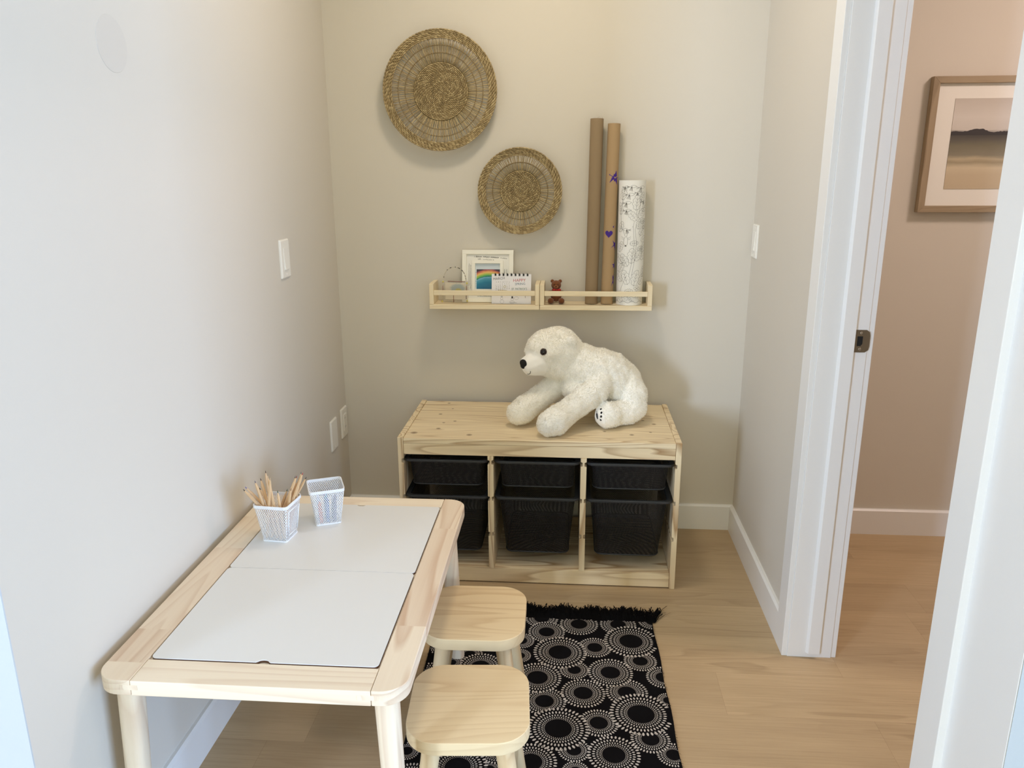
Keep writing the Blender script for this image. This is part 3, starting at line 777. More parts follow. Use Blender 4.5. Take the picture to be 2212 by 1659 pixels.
# ------------------------------------------------------------------ seagrass wall baskets
def wall_basket(name, label, x, z, R, r_in, r_rim, rings, nsp, rot, seed_):
    rg = random.Random(seed_)
    t = thing(name, label, 'wall basket', (x, 0, z), 0, 'round seagrass baskets on the back wall')
    def off(r): return -(0.006+0.034*(r/R)**2)
    squash = 1.0
    def P(r, a, d=0.0): return Vector((r*math.cos(a)*squash, off(r)+d, r*math.sin(a)))
    def stitch(bm, tints, r, a, da, rad, slant):
        """one grass stitch lying round the disc at radius r from angle a over da, slanted like rope"""
        pts = []
        for k in range(5):
            s = k/4; rr = r+slant*(s-0.5); d = -0.0032*math.sin(PI*s)
            pts.append(P(rr, a+da*(s-.1)*1.3, d))
        rads = [rad*.45, rad*.9, rad, rad*.9, rad*.45]
        n0 = len(bm.faces); tube(bm, pts, rads, 6, fix=(0, 1, 0)); tv = rg.uniform(.15, .85)
        tints.extend([tv]*(len(bm.faces)-n0))
    def weave(pname, r0, r1, pitch, slen, rad, slant):
        bm = NB(); tints = []; r = r0; k = 0
        while r < r1-1e-6:
            if slen: n = int(2*PI*r/slen)
            else: n = 48 if r > .062 else 32 if r > .036 else 20 if r > .018 else 10 if r > .008 else 6
            for j in range(n):
                stitch(bm, tints, r, 2*PI*(j+(k % 2)*.5)/n+rg.gauss(0, .02*.01/r), 2*PI/n, rad, slant)
            r += pitch; k += 1
        # backing disc behind the stitches so that no gaps open between the rows
        o = obj(pname, bm, 'seagrass', t)
        a = o.data.attributes.new('tint', 'FLOAT', 'FACE'); a.data.foreach_set('value', tints)
        return o
    c = weave('woven_center', 0.004, r_in, 0.0050, None, 0.0024, 0.0008)
    rm = weave('woven_rim', r_rim, R+0.0005, (R-r_rim)/5.0, 0.0125, 0.0028, 0.0026)
    bm = NB()
    def disc(ra, rb, d):
        n = 72; loft(bm, [[tuple(P(r, 2*PI*i/n, d)) for i in range(n)] for r in np.linspace(ra, rb, 6)])
    disc(0.001, r_in, 0.0012); disc(r_rim-0.001, R-0.001, 0.0022)
    obj('weave_core', bm, 'seagrass', t)
    bm = NB(); tints = []
    for j in range(nsp):
        a = 2*PI*j/nsp+rg.gauss(0, 0.008)
        for s in (-1, 1):
            da = s*(0.0026/R)*rg.uniform(.5, 1.5); wob = rg.gauss(0, .006)
            pts = []
            for k in range(5):
                r = r_in-0.004+(r_rim-r_in+0.006)*k/4
                pts.append(P(r, a+da*(1+0.8*math.sin(PI*((k*len(rings)/4) % 1)))+wob*math.sin(PI*k/4), 0.0005))
            n0 = len(bm.faces); tube(bm, pts, 0.0013, 5, fix=(0, 1, 0)); tv = rg.uniform(.3, .95); tints.extend([tv]*(len(bm.faces)-n0))
    o = obj('spokes', bm, 'seagrass', t)
    a_ = o.data.attributes.new('tint', 'FLOAT', 'FACE'); a_.data.foreach_set('value', tints)
    bm = NB()
    for rk in rings:
        for ph in (0, PI):
            n = 160; pts = []
            for i in range(n):
                a = 2*PI*i/n; tw = nsp*a/2+ph
                pts.append(P(rk+0.0012*math.cos(tw), a, 0.0014*math.sin(tw)))
            tube(bm, pts, 0.0013, 5, closed=True, fix=(0, 1, 0))
    obj('twined_ring', bm, 'seagrass', t)
    bm = NB(); box(bm, -0.004, 0.004, -0.0062, 0.0, 0.0, 0.012, 0.001); obj('hanging_peg', bm, 'nickel', t)
    return t
wall_basket('wall_basket', 'large round seagrass basket hung high on the back wall', 0.416, 1.651, 0.199, 0.099, 0.174, [0.127, 0.151], 104, 0, 1)
wall_basket('wall_basket', 'smaller round seagrass basket hung lower, beside the paper tubes', 0.696, 1.310, 0.149, 0.073, 0.1255, [0.100], 72, 0, 2)

# ------------------------------------------------------------------ shelf racks
def rack(x, label):
    t = thing('wall_shelf', label, 'shelf', (x, 0, 0.893), 0, 'pine ledge shelves on the back wall')
    w = 0.4025
    for a in (0.0, w-0.0158):
        bm = NB(); prism(bm, [(-0.107, 0.0165), (-0.001, 0.0165), (-0.001, 0.093), (-0.078, 0.093), (-0.107, 0.0905)], a, a+0.0158, 'yz', bev=0.0015)
        obj('side_panel', bm, 'rack_z', t)
    bm = NB(); box(bm, 0.0002, w-0.0002, -0.108, -0.001, 0, 0.0163, 0.0015); obj('shelf_board', bm, 'rack_x', t)
    bm = NB(); box(bm, 0.0159, w-0.0159, -0.1055, -0.0978, 0.050, 0.068, 0.002); obj('front_rail', bm, 'rack_x', t)
    return t
rack(0.3685, 'pine ledge shelf with frame, bag and calendar, the left one of two')
rack(0.7722, 'pine ledge shelf with teddy bear and paper rolls, the right one of two')
SZ = 0.9094

# 2D drawing helpers: strokes and type laid on a surface through a mapping (u,v) -> point
def stroke(bm, pts, w, mapf, mi=0):
    pts = [Vector((p[0], p[1])) for p in pts]; prev = None
    for i, p in enumerate(pts):
        d = (pts[min(i+1, len(pts)-1)]-pts[max(i-1, 0)])
        if d.length < 1e-9: continue
        nrm = Vector((-d.y, d.x)).normalized()*w/2
        a = bm.verts.new(mapf(p+nrm)); b = bm.verts.new(mapf(p-nrm))
        if prev:
            f = bm.faces.new((prev[0], prev[1], b, a)); f.material_index = mi
        prev = (a, b)
def type_on(bm, s, x, y, size, mapf, mi=0, rot=0.0, shear=0.0, sx=1.0):
    cu = bpy.data.curves.new('type', 'FONT'); cu.body = s; cu.size = size; cu.resolution_u = 2; cu.shear = shear
    o = bpy.data.objects.new('type', cu); C.objects.link(o); bpy.context.view_layer.update()
    me = bpy.data.meshes.new_from_object(o.evaluated_get(bpy.context.evaluated_depsgraph_get()))
    bpy.data.objects.remove(o); bpy.data.curves.remove(cu)
    c, sn = math.cos(rot), math.sin(rot)
    vs = [bm.verts.new(mapf(Vector((x+(v.co.x*sx*c-v.co.y*sn), y+(v.co.x*sx*sn+v.co.y*c))))) for v in me.vertices]
    for p in me.polygons:
        try: f = bm.faces.new([vs[i] for i in p.vertices]); f.material_index = mi
        except ValueError: pass
    bpy.data.meshes.remove(me)
def scribble(bm, x, y, length, h, mapf, w, mi=0, rg=None, rot=0.0):
    pts = []; n = int(length/h*5); c, s = math.cos(rot), math.sin(rot)
    for i in range(n):
        u = length*i/n; v = h*(0.5+0.5*math.sin(i*2.1+rg.random()*1.6))*rg.uniform(.5, 1)
        pts.append((x+u*c-v*s, y+u*s+v*c))
        if rg.random() < .18 and len(pts) > 2:
            stroke(bm, pts, w, mapf, mi); pts = []
    if len(pts) > 2: stroke(bm, pts, w, mapf, mi)
def flat(yoff): return lambda p: (p[0], yoff, p[1])

# big cream frame with an inner mount and a rainbow drawing
fr = thing('picture_frame', 'cream square picture frame with handwriting round a small rainbow drawing', 'picture frame', (0.576, -0.050, SZ+0.0005)); fr.rotation_euler = (-math.radians(10.5), 0, 0)
def frame_ring(bm, w, h, bw, y0, y1, z0=0.0, bev=0.0008):
    for (a, b, c, d) in ((-w/2, w/2, z0+h-bw, z0+h), (-w/2, w/2, z0, z0+bw), (-w/2, -w/2+bw, z0+bw, z0+h-bw), (w/2-bw, w/2, z0+bw, z0+h-bw)):
        box(bm, a, b, y0, y1, c, d, bev)
bm = NB(); frame_ring(bm, 0.190, 0.192, 0.0155, -0.008, 0.010); obj('frame', bm, 'frame_white', fr)
bm = NB(); box(bm, -0.081, 0.081, -0.001, 0.006, 0.0145, 0.1785); mb = obj('mat_board', bm, 'paper_warm', fr)
bm = NB(); frame_ring(bm, 0.115, 0.117, 0.0115, -0.010, -0.0012, 0.037, 0.0006); inr = obj('inner_frame', bm, 'frame_white', fr)
bm = NB(); uvl = bm.loops.layers.uv.new('UVMap')
f = bm.faces.new([bm.verts.new(p) for p in ((-0.047, -0.0025, 0.047), (0.047, -0.0025, 0.047), (0.047, -0.0025, 0.144), (-0.047, -0.0025, 0.144))])
for l, q in zip(f.loops, ((0, 0), (1, 0), (1, 1), (0, 1))): l[uvl].uv = q
t = bmesh.ops.extrude_face_region(bm, geom=[f]); bmesh.ops.translate(bm, verts=[v for v in t['geom'] if isinstance(v, bmesh.types.BMVert)], vec=(0, 0.001, 0))
obj('rainbow_drawing', bm, 'art_rainbow', inr)
bm = NB(); rg = random.Random(11); m = flat(-0.0014)
type_on(bm, '1 Bdraw', -0.052, 0.165, 0.0085, m, shear=.2); type_on(bm, 'HAppy.', -0.018, 0.1645, 0.0085, m, shear=.2)
scribble(bm, 0.010, 0.1635, 0.034, 0.005, m, 0.0013, rg=rg, rot=-.04); scribble(bm, 0.046, 0.162, 0.027, 0.004, m, 0.0007, rg=rg, rot=-.12)
scribble(bm, -0.037, 0.1565, 0.012, 0.005, m, 0.0008, rg=rg); scribble(bm, -0.018, 0.156, 0.036, 0.004, m, 0.0006, rg=rg, rot=-.05)
scribble(bm, 0.018, 0.155, 0.006, 0.005, m, 0.0013, rg=rg, rot=-.6)
for xx, z0, ll in ((-0.068, 0.060, 0.085), (-0.062, 0.050, 0.088), (0.064, 0.095, 0.03), (0.072, 0.075, 0.05)):
    scribble(bm, xx, z0, ll, 0.0045, m, 0.0006, rg=rg, rot=PI/2)
scribble(bm, -0.034, 0.029, 0.06, 0.004, m, 0.0007, rg=rg); scribble(bm, -0.038, 0.021, 0.07, 0.004, m, 0.0007, rg=rg)
merge_marks(mb, bm, ['ink'])

# desk calendar
ca = thing('desk_calendar', 'small white spiral desk calendar page with handwriting leaning on the cream frame', 'calendar', (0.6665, -0.080, SZ+0.0004)); ca.rotation_euler = (-math.radians(8), 0, math.radians(-1))
bm = NB(); box(bm, -0.0725, 0.0725, -0.001, 0.001, 0, 0.1085, 0.0003); pg = obj('page', bm, 'paper', ca)
bm = NB()
for k in range(9):
    x = -0.0585+k*0.0147; tube(bm, [(x-0.0018, -0.0014, 0.103), (x-.0018, -0.0020, 0.1115), (x-.0018, 0.0022, 0.1115), (x-.0018, 0.0018, 0.103)], 0.0011, 6); box(bm, x-0.0031, x+0.0031, -0.0022, -0.0011, 0.1015, 0.1095, 0.0003)
obj('spiral_binding', bm, 'black', ca)
bm = NB(); m = flat(-0.0013)
type_on(bm, 'MARCH', -0.067, 0.0855, 0.0125, m, 0, rot=.09)
type_on(bm, 'HAPPY', 0.006, 0.0800, 0.0155, m, 1, rot=.03); type_on(bm, 'SPRING', 0.013, 0.0680, 0.0115, m, 2, rot=.05)
type_on(bm, "ST. PATRICK'S", 0.0005, 0.0500, 0.0115, m, 3, rot=.02, sx=.80)
days = 'SMTWTFS'
for i, ch in enumerate(days): type_on(bm, ch, -0.0565+i*0.0079, 0.0775, 0.0045, m, 5)
dnum = 1
for r_ in range(5):
    for c_ in range(7):
        if r_ == 0 and c_ < 2: continue
        if dnum > 31: break
        type_on(bm, str(dnum), -0.0575+c_*0.0079, 0.0715-r_*0.0057, 0.0042, m, 5); dnum += 1
def ell(cx, cyy, rx, ry, n=14): return [(cx+rx*math.cos(2*PI*i/n), cyy+ry*math.sin(2*PI*i/n)) for i in range(n+1)]
stroke(bm, ell(-0.0245, 0.0622, 0.0042, 0.0040), 0.0009, m, 4); scribble(bm, -0.050, 0.0485, 0.036, 0.003, m, 0.0009, 4, random.Random(2))
# rabbit and a little figure drawn at the foot of the page
for e in ((-0.035, 0.019, .004, .005), (-0.037, 0.0275, .0013, .004), (-0.0335, 0.0275, .0013, .004), (-0.034, 0.008, .007, .007), (0.004, 0.018, .005, .006), (0.003, 0.006, .009, .005), (0.019, 0.021, .008, .005)):
    stroke(bm, ell(*e), 0.0005, m, 0)
box(bm, 0.001, 0.006, -0.0014, -0.0012, 0.020, 0.0275, mi=5)
scribble(bm, -0.004, 0.003, 0.024, 0.004, m, 0.0006, 0, random.Random(8)); stroke(bm, [(0.051, 0.030), (0.0515, 0.022)], 0.0012, m, 5)
merge_marks(pg, bm, ['ink_gray', 'ink_red', 'ink_blue', 'ink_green', 'ink_yellow', 'ink'])

# clear bag with a beaded handle
bg = thing('gift_bag', 'small clear bag with a drawing and black-and-white beaded handle, on the shelf', 'bag', (0.458, -0.052, SZ+0.0004)); bg.rotation_euler = (0, 0, -0.12)
bm = NB(); box(bm, -0.046, 0.046, -0.012, 0.012, 0, 0.079, 0.002); obj('clear_body', bm, 'clear', bg)
bm = NB(); uvl = bm.loops.layers.uv.new('UVMap'); box(bm, -0.036, 0.040, -0.0137, -0.0129, 0.012, 0.074)
for f in bm.faces:
    for l in f.loops: l[uvl].uv = ((l.vert.co.x+.04)/.084, (l.vert.co.z-.01)/.066)
obj('drawing', bm, 'art_bag', bg)
MAT['stick'] = plain('reddish_brown_stick', srgb(128, 78, 66), 0.7)
for a in (([-0.026, 0.079], [0.040, 0.0782]), ([-0.045, 0.062], [-0.045, 0.045]), ([0.0445, 0.063], [0.0445, 0.045]), ([0.0435, 0.035], [0.0435, 0.015]), ([-0.005, 0.030], [-0.005, 0.002])):
    bm = NB(); tube(bm, [(a[0][0], -0.0135, a[0][1]), (a[1][0], -0.0135, a[1][1])], 0.0011, 6); obj('stick_stripe', bm, 'stick', bg)
MAT['yellow_dot'] = plain('yellow_dot', srgb(206, 196, 104), 0.5)
for x, z in ((-0.044, 0.0775), (0.047, 0.0735), (0.0465, 0.008), (-0.049, 0.004)):
    bm = NB(); ellipsoid(bm, (x, -0.0135, z), (0.0035, 0.0022, 0.0035)); obj('yellow_dot', bm, 'yellow_dot', bg)
bm = NB(); rg = random.Random(4)
for k in range(41):
    a = PI*(1-k/40); x = 0.0425*math.cos(a)+0.0005; z = 0.079+0.0525*math.sin(a)**0.85
    ellipsoid(bm, (x, -0.012, z), (0.0019, 0.0019, 0.0019), sub=1, mi=rg.choice((0, 0, 1)) if k < 20 else rg.choice((0, 1, 2)))
MAT['bead_w'] = plain('white_bead', srgb(214, 208, 190), 0.4); MAT['bead_y'] = plain('straw_bead', srgb(150, 134, 92), 0.4)
o = obj('beaded_handle', bm, ['bead_w', 'black', 'bead_y'], bg)

# small brown teddy
td = thing('teddy_bear', 'tiny brown teddy bear with a red bow sitting on the shelf', 'teddy bear', (0.830, -0.050, SZ))
bm = NB()
for c, r in (((0, 0, 0.032), (.021, .018, .027)), ((0, -.004, 0.067), (.0185, .017, .0175)), ((-.020, -.012, .040), (.015, .0085, .0085)), ((.020, -.012, .040), (.014, .0085, .0085)),
             ((-.019, -.020, .011), (.0115, .014, .0105)), ((.020, -.020, .011), (.0115, .014, .0105)), ((-.030, -.006, .036), (.010, .009, .010)), ((-.0145, 0, .081), (.0065, .004, .0065)), ((.0145, 0, .081), (.0065, .004, .0065))):
    ellipsoid(bm, c, r, sub=3)
o = obj('plush_body', bm, 'teddy', td, True)
md = o.modifiers.new('r', 'REMESH'); md.mode = 'VOXEL'; md.voxel_size = 0.0016; md.use_smooth_shade = True
bm = NB(); ellipsoid(bm, (0, -.019, .062), (.0085, .007, .0068)); tm = obj('muzzle', bm, 'teddy_light', td, True)
bm = NB(); ellipsoid(bm, (0, -.0262, .0650), (.0026, .0015, .0018)); obj('nose', bm, 'nose', tm, True)
for s in (-1, 1):
    bm = NB(); ellipsoid(bm, (s*.0066, -.0198, .0708), (.0017, .0012, .0017)); obj('eye', bm, 'eye', td, True)
bm = NB(); ellipsoid(bm, (.002, -.0215, .051), (.0035, .003, .0035))
for s in (-1, 1): ellipsoid(bm, (.002+s*.009, -.0200, .0515), (.0075, .0025, .0045))
ellipsoid(bm, (.006, -.0195, .0445), (.0028, .002, .006)); obj('red_bow', bm, 'bow', td, True)

# ------------------------------------------------------------------ paper tubes
def paper_roll(name, label, x, y, xt, yt, h, r, mat, flat_=1.0):
    t = thing(name, label, 'paper roll', (x, y, SZ+0.0006)); dx, dy = xt-x, yt-y
    t.rotation_euler = (-math.atan2(dy, h), math.atan2(dx, h), 0)
    bm = NB(); n = 40; rings = []
    for z in (0, h*.25, h*.5, h*.75, h): rings.append([(r*math.cos(2*PI*i/n), r*flat_*math.sin(2*PI*i/n), z) for i in range(n)])
    ri = r-0.0025
    rings += [[(ri*math.cos(2*PI*i/n), (r*flat_-.0025)*math.sin(2*PI*i/n), z) for i in range(n)] for z in (h, h*.6, h-0.10 if h > .2 else 0.01)]
    loft(bm, rings, True, True)
    # loose outer paper edge
    w = [((r+0.0008)*math.cos(a), (r*flat_+0.0008)*math.sin(a)) for a in np.linspace(-1.9, 0.35, 14)]
    for z0, z1 in ((0.0, h),):
        prev = None
        for p in w:
            c = (bm.verts.new((p[0], p[1], z0)), bm.verts.new((p[0], p[1], z1)))
            if prev: bm.faces.new((prev[0], c[0], c[1], prev[1])).smooth = True
            prev = c
    obj('rolled_paper', bm, mat, t, smooth='auto'); return t
tu = paper_roll('paper_roll', 'tall grey-brown kraft paper roll leaning on the wall, the leftmost of the rolls', 0.958, -0.058, 0.965, -0.032, 0.645, 0.0225, 'kraft_a', 0.9)
bm = NB(); tube(bm, [(0.0, -0.0, 0.642), (0.006, 0, 0.652), (0.014, 0, 0.655), (0.019, 0, 0.650), (0.020, 0, 0.640)], 0.0004, 5); obj('tape_end', bm, 'clear', tu)
t2 = paper_roll('paper_roll', 'tan kraft paper roll with purple star and heart shapes, middle of the rolls', 1.0145, -0.058, 1.025, -0.032, 0.628, 0.0215, 'kraft_b')
def cyl_map(r): return lambda p: (r*math.sin(p[0]/r), -r*math.cos(p[0]/r), p[1])
bm = NB(); m = cyl_map(0.0226)
def fan(pts, c):
    """flat shape wrapped on the roll, cut into small quads so that it follows the curve"""
    P = [Vector(p) for p in pts]; c = Vector(c); K = 5
    for i in range(len(P)):
        a, b = P[i], P[(i+1) % len(P)]
        for k in range(K):
            q = [c+(a-c)*k/K, c+(b-c)*k/K, c+(b-c)*(k+1)/K, c+(a-c)*(k+1)/K]
            if k == 0: q = [c, q[2], q[3]]
            bm.faces.new([bm.verts.new(m(v)) for v in q])
def star(cx, cz, R, rot=0, inner=.42):
    return [(cx+(R if i % 2 == 0 else R*inner)*math.sin(rot+PI*i/5), cz+(R if i % 2 == 0 else R*inner)*math.cos(rot+PI*i/5)) for i in range(10)]
def heart(cx, cz, s, n=20):
    return [(cx+s*16*math.sin(t)**3/16, cz+s*(13*math.cos(t)-5*math.cos(2*t)-2*math.cos(3*t)-math.cos(4*t))/16) for t in [2*PI*i/n for i in range(n)]]
fan(star(0.010, 0.445, 0.0255, .2, .46), (0.010, 0.445)); fan(heart(-0.003, 0.252, 0.0145), (-0.003, 0.252)); fan(star(0.027, 0.213, 0.022, .5), (0.027, 0.213))
fan([(0.010, 0.276), (0.016, 0.282), (0.015, 0.272)], (0.0137, 0.277)); fan(star(0.027, 0.140, 0.014, .1), (0.027, 0.140))
fan([(0.014, 0.066), (0.030, 0.068), (0.026, 0.085), (0.030, 0.108), (0.018, 0.106), (0.021, 0.085)], (0.023, 0.087))
merge_marks(t2.children[0], bm, ['purple'])
bm = NB(); m0 = m; m = cyl_map(0.0229); fan(heart(0.011, 0.446, 0.0038), (0.011, 0.446)); merge_marks(t2.children[0], bm, ['kraft_b'])
t3 = paper_roll('colouring_poster_roll', 'short white paper roll printed with leaf and bird line drawings', 1.096, -0.049, 1.094, -0.049, 0.437, 0.0470, 'paper_warm')
bm = NB(); m = cyl_map(0.0481); rg = random.Random(21)
def leaf(x, z, L, ang, lobes=4):
    pts = []
    for s in (1, -1):
        rng_ = [i/26 for i in range(27)]
        if s == -1: rng_ = rng_[::-1]
        for f in rng_:
            wv = L*0.30*math.sin(PI*min(1, f*0.93+.05))**.7*(0.68+0.32*abs(math.sin(f*lobes*PI)))
            a, b = f*L, s*wv*(0.12 if f < .04 or f > .985 else 1)
            pts.append((x+a*math.cos(ang)-b*math.sin(ang), z+a*math.sin(ang)+b*math.cos(ang)))
    stroke(bm, pts, 0.00065, m)
    stroke(bm, [(x+f*L*.85*math.cos(ang), z+f*L*.85*math.sin(ang)) for f in (0, .5, 1)], 0.00055, m)
    for k in (.25, .45, .65):
        for s in (1, -1):
            a2 = ang+s*.75; x0, z0 = x+k*L*math.cos(ang), z+k*L*math.sin(ang)
            stroke(bm, [(x0, z0), (x0+.2*L*math.cos(a2), z0+.2*L*math.sin(a2))], 0.0005, m)
def bird(x, z, s, d):
    body = [(0, 0), (.35, .22), (.75, .25), (1.0, .12), (1.12, .15), (1.0, .02), (.8, -.1), (.4, -.15), (0, 0)]
    stroke(bm, [(x+d*a*s, z+b*s) for a, b in body], 0.0006, m)
    for k in range(6): stroke(bm, [(x+d*.35*s, z+.1*s), (x+d*(-.1+.12*k)*s, z+(-.55-.03*k)*s)], 0.0006, m)
    for k in range(4): stroke(bm, [(x, z), (x-d*.45*s, z+(-.2+.13*k)*s)], 0.0005, m)
for x, z, s, d in ((-.012, .415, .022, 1), (.022, .412, .024, 1), (-.034, .414, .016, 1), (-.020, .388, .024, 1), (-.030, .360, .024, 1), (.012, .395, .016, 1), (-.028, .334, .022, 1), (-.012, .268, .020, -1), (.040, .365, .016, 1)): bird(x, z, s, d)
# trunk with branches and leaves
for tr in ([(-.040, .27), (-.046, .33), (-.036, .37), (-.044, .41)], [(.004, .11), (.012, .16), (.018, .22), (.012, .27), (.026, .33), (.034, .40)], [(-.006, .11), (.004, .16), (.010, .22), (.004, .28), (.018, .34)], [(.018, .22), (.034, .25), (.050, .30)], [(-.040, .05), (-.020, .10), (.004, .11)], [(.004, .11), (.03, .125), (.056, .13)], [(.0, .14), (.03, .16), (.055, .165)]):
    stroke(bm, tr, 0.0007, m)
for x, z, L, a in ((.012, .335, .055, 1.45), (.020, .31, .05, .7), (.016, .30, .045, 2.3), (.030, .36, .04, 1.2), (.040, .33, .04, .9), (-.040, .37, .045, 1.3), (-.044, .32, .042, 1.7),
                   (-.050, .26, .04, 1.2), (.028, .25, .042, .8), (.036, .23, .04, .3), (.022, .27, .036, 1.4), (.045, .27, .04, 1.1), (.000, .15, .055, 1.5), (-.012, .14, .05, 2.1), (.012, .16, .05, .9), (-.030, .15, .045, 2.4),
                   (.035, .165, .045, .6), (-.010, .075, .055, 1.9), (.012, .070, .058, 1.35), (.032, .075, .05, .9), (-.034, .085, .045, 2.2), (-.050, .19, .04, 1.2), (.040, .19, .04, 1.0), (-.048, .12, .04, 1.0), (.05, .10, .04, 1.4), (-.02, .05, .03, .1), (.02, .20, .03, .2), (.030, .295, .03, .2), (-.006, .22, .032, .1)):
    leaf(x, z, L, a)
# stag head
stroke(bm, [(-.028, .238), (-.030, .222), (-.024, .210), (-.019, .210), (-.014, .222), (-.014, .238), (-.020, .246), (-.028, .238)], .0007, m)
stroke(bm, [(-.028, .238), (-.040, .246), (-.036, .236), (-.029, .234)], .0006, m); stroke(bm, [(-.014, .238), (-.003, .246), (-.006, .236), (-.013, .234)], .0006, m)
stroke(bm, [(-.024, .246), (-.030, .262), (-.040, .275)], .0007, m); stroke(bm, [(-.018, .246), (-.012, .264), (.004, .280)], .0007, m)
stroke(bm, ell(-.0215, .213, .0014, .0014, 8), .0024, m)
for x, z in ((.018, .062), (.026, .066), (.024, .056), (.032, .060)): stroke(bm, ell(x, z, .0045, .0045), .0006, m)
for k in range(46):
    x = rg.uniform(-.06, .06); z = rg.uniform(.012, .03); stroke(bm, [(x, z), (x+rg.uniform(-.004, .006), z+rg.uniform(.002, .008))], .0005, m)
stroke(bm, [(x/1000, .030+.002*math.sin(x*.3)) for x in range(-62, 62, 4)], .0006, m); stroke(bm, [(x/1000, .012+.003*math.sin(x*.2)) for x in range(-62, 62, 4)], .0008, m)
merge_marks(t3.children[0], bm, ['ink_line'])

# ------------------------------------------------------------------ hall picture
hp = thing('framed_picture', 'oak-framed watercolour landscape hanging on the hall wall', 'framed picture', (2.3635, 0, 1.2355))
w, h = 0.560, 0.444
bm = NB(); box(bm, -w/2+.004, w/2-.004, -0.012, -0.0005, 0.004, h-.004); obj('backing', bm, 'board_edge', hp)
for k, (a, b, c, d) in enumerate(((-w/2, w/2, h, h-.022), (-w/2, w/2, 0, .022))):
    bm = NB(); s = 1 if d > c else -1
    prism(bm, [(a, c), (b, c), (b-.022, d), (a+.022, d)], -0.030, -0.002, 'xz', bev=.0012); obj('frame_rail', bm, wood('hall_frame_x%d' % k, srgb(166, 148, 122), srgb(128, 110, 86), 0, 1.5, 16), hp)
for a, b in ((-w/2, -w/2+.022), (w/2, w/2-.022)):
    bm = NB(); prism(bm, [(a, 0), (b, .022), (b, h-.022), (a, h)], -0.030, -0.002, 'xz', bev=.0012); obj('frame_stile', bm, 'frame_wood', hp)
bm = NB(); box(bm, -w/2+.020, w/2-.020, -0.018, -0.0125, .020, h-.020); obj('mat_board', bm, 'paper_warm', hp)
bm = NB(); uvl = bm.loops.layers.uv.new('UVMap'); box(bm, -.198, .198, -0.0195, -0.0182, .078, .374)
for f in bm.faces:
    for l in f.loops: l[uvl].uv = ((l.vert.co.x+.198)/.396, (l.vert.co.z-.078)/.296)
obj('watercolour', bm, 'art_landscape', hp)

# ------------------------------------------------------------------ wire pencil baskets and pencils
BZ = TZ+0.0009
def wire_basket(name, label, x, y, rz, plate=False):
    t = thing(name, label, 'pencil holder', (x, y, BZ), rz)
    H = 0.100; w0, w1 = 0.064, 0.089
    def rr(f, grow=0.0): w = w0+(w1-w0)*f+grow; return rrect(w, w, 0.006+0.004*f, 5)
    bm = NB(); uv = bm.loops.layers.uv.new('UVMap')
    loft(bm, [[(p[0], p[1], 0.002+(H-.004)*f) for p in rr(f)] for f in (0, .25, .5, .75, 1)], True, False, uv=uv)
    obj('mesh_body', bm, 'mesh_white', t, smooth='auto')
    for f, hh, nm in ((1.0, 0.0075, 'top_rim'), (0.0, 0.0042, 'bottom_rim')):
        bm = NB(); z = H-0.0065 if f else 0.0
        a, b = rr(f, .0022), rr(f, -.0016)
        loft(bm, [[(p[0], p[1], z) for p in b], [(p[0], p[1], z) for p in a], [(p[0], p[1], z+hh) for p in a], [(p[0], p[1], z+hh) for p in b], [(p[0], p[1], z) for p in b]])
        obj(nm, bm, 'basket_wire', t, smooth='auto')
    # corner seams
    for cx_, cy_ in ((1, -1), (-1, 1)):
        bm = NB(); r0 = w0/2-.0015; r1 = w1/2-.002
        tube(bm, [(cx_*r0, cy_*r0, .003), (cx_*r1, cy_*r1, H-.004)], .0011, 6); obj('corner_wire', bm, 'basket_wire', t)
    if plate:
        bm = NB(); pts = [(-.024, .016), (.024, .016), (.029, .082), (-.029, .082)]
        for a, b in zip(pts, pts[1:]+pts[:1]):
            fx = lambda z: w0/2+(w1-w0)/2*z/H+.0012
            tube(bm, [(fx(a[1]), a[0], a[1]), (fx(b[1]), b[0], b[1])], .0013, 6)
        obj('label_frame', bm, 'basket_wire', t)
    return t
B1 = (0.1600, -1.150, -0.10); B2 = (0.2500, -1.046, 0.40)
wire_basket('pencil_basket', 'white wire mesh basket full of natural wood pencils on the table', *B1, plate=True)
wire_basket('pencil_basket', 'white wire mesh basket with a few short crayons, right of the pencil basket', *B2)
def pencil(name, label, tip, base, lead, r=0.0037):
    tip, base = Vector(tip), Vector(base); L = (tip-base).length
    t = thing(name, label, 'pencil', base, 0, 'wooden pencils in the wire basket')
    t.rotation_euler = (tip-base).to_track_quat('Z', 'Y').to_euler()
    hx = lambda rr, z: [(rr*math.cos(PI*i/3), rr*math.sin(PI*i/3), z) for i in range(6)]
    bm = NB(); loft(bm, [hx(r, 0), hx(r, L-.022)], True, False, smooth=False); loft(bm, [hx(r, L-.022), hx(r*.95, L-.0205), hx(r*.36, L-.0055)], False, True, smooth=False)
    bmesh.ops.remove_doubles(bm, verts=bm.verts[:], dist=1e-6)
    obj('wooden_barrel', bm, 'pencil_wood', t)
    bm = NB(); loft(bm, [hx(r*.40, L-.0064), hx(r*.10, L)], True, True); obj('lead_tip', bm, lead, t)
    return t
LC = {'black': srgb(30, 28, 30), 'blue': srgb(92, 96, 160), 'violet-grey': srgb(110, 98, 112), 'dark brown': srgb(74, 52, 44), 'green': srgb(44, 76, 54), 'red': srgb(170, 44, 48), 'grey': srgb(96, 92, 90), 'light': srgb(206, 176, 140), 'dark red': srgb(128, 46, 46), 'brown': srgb(140, 96, 66)}
for k_, v_ in LC.items(): MAT['lead_'+k_] = plain('lead_'+k_.replace(' ', '_').replace('-', '_'), v_, 0.6)
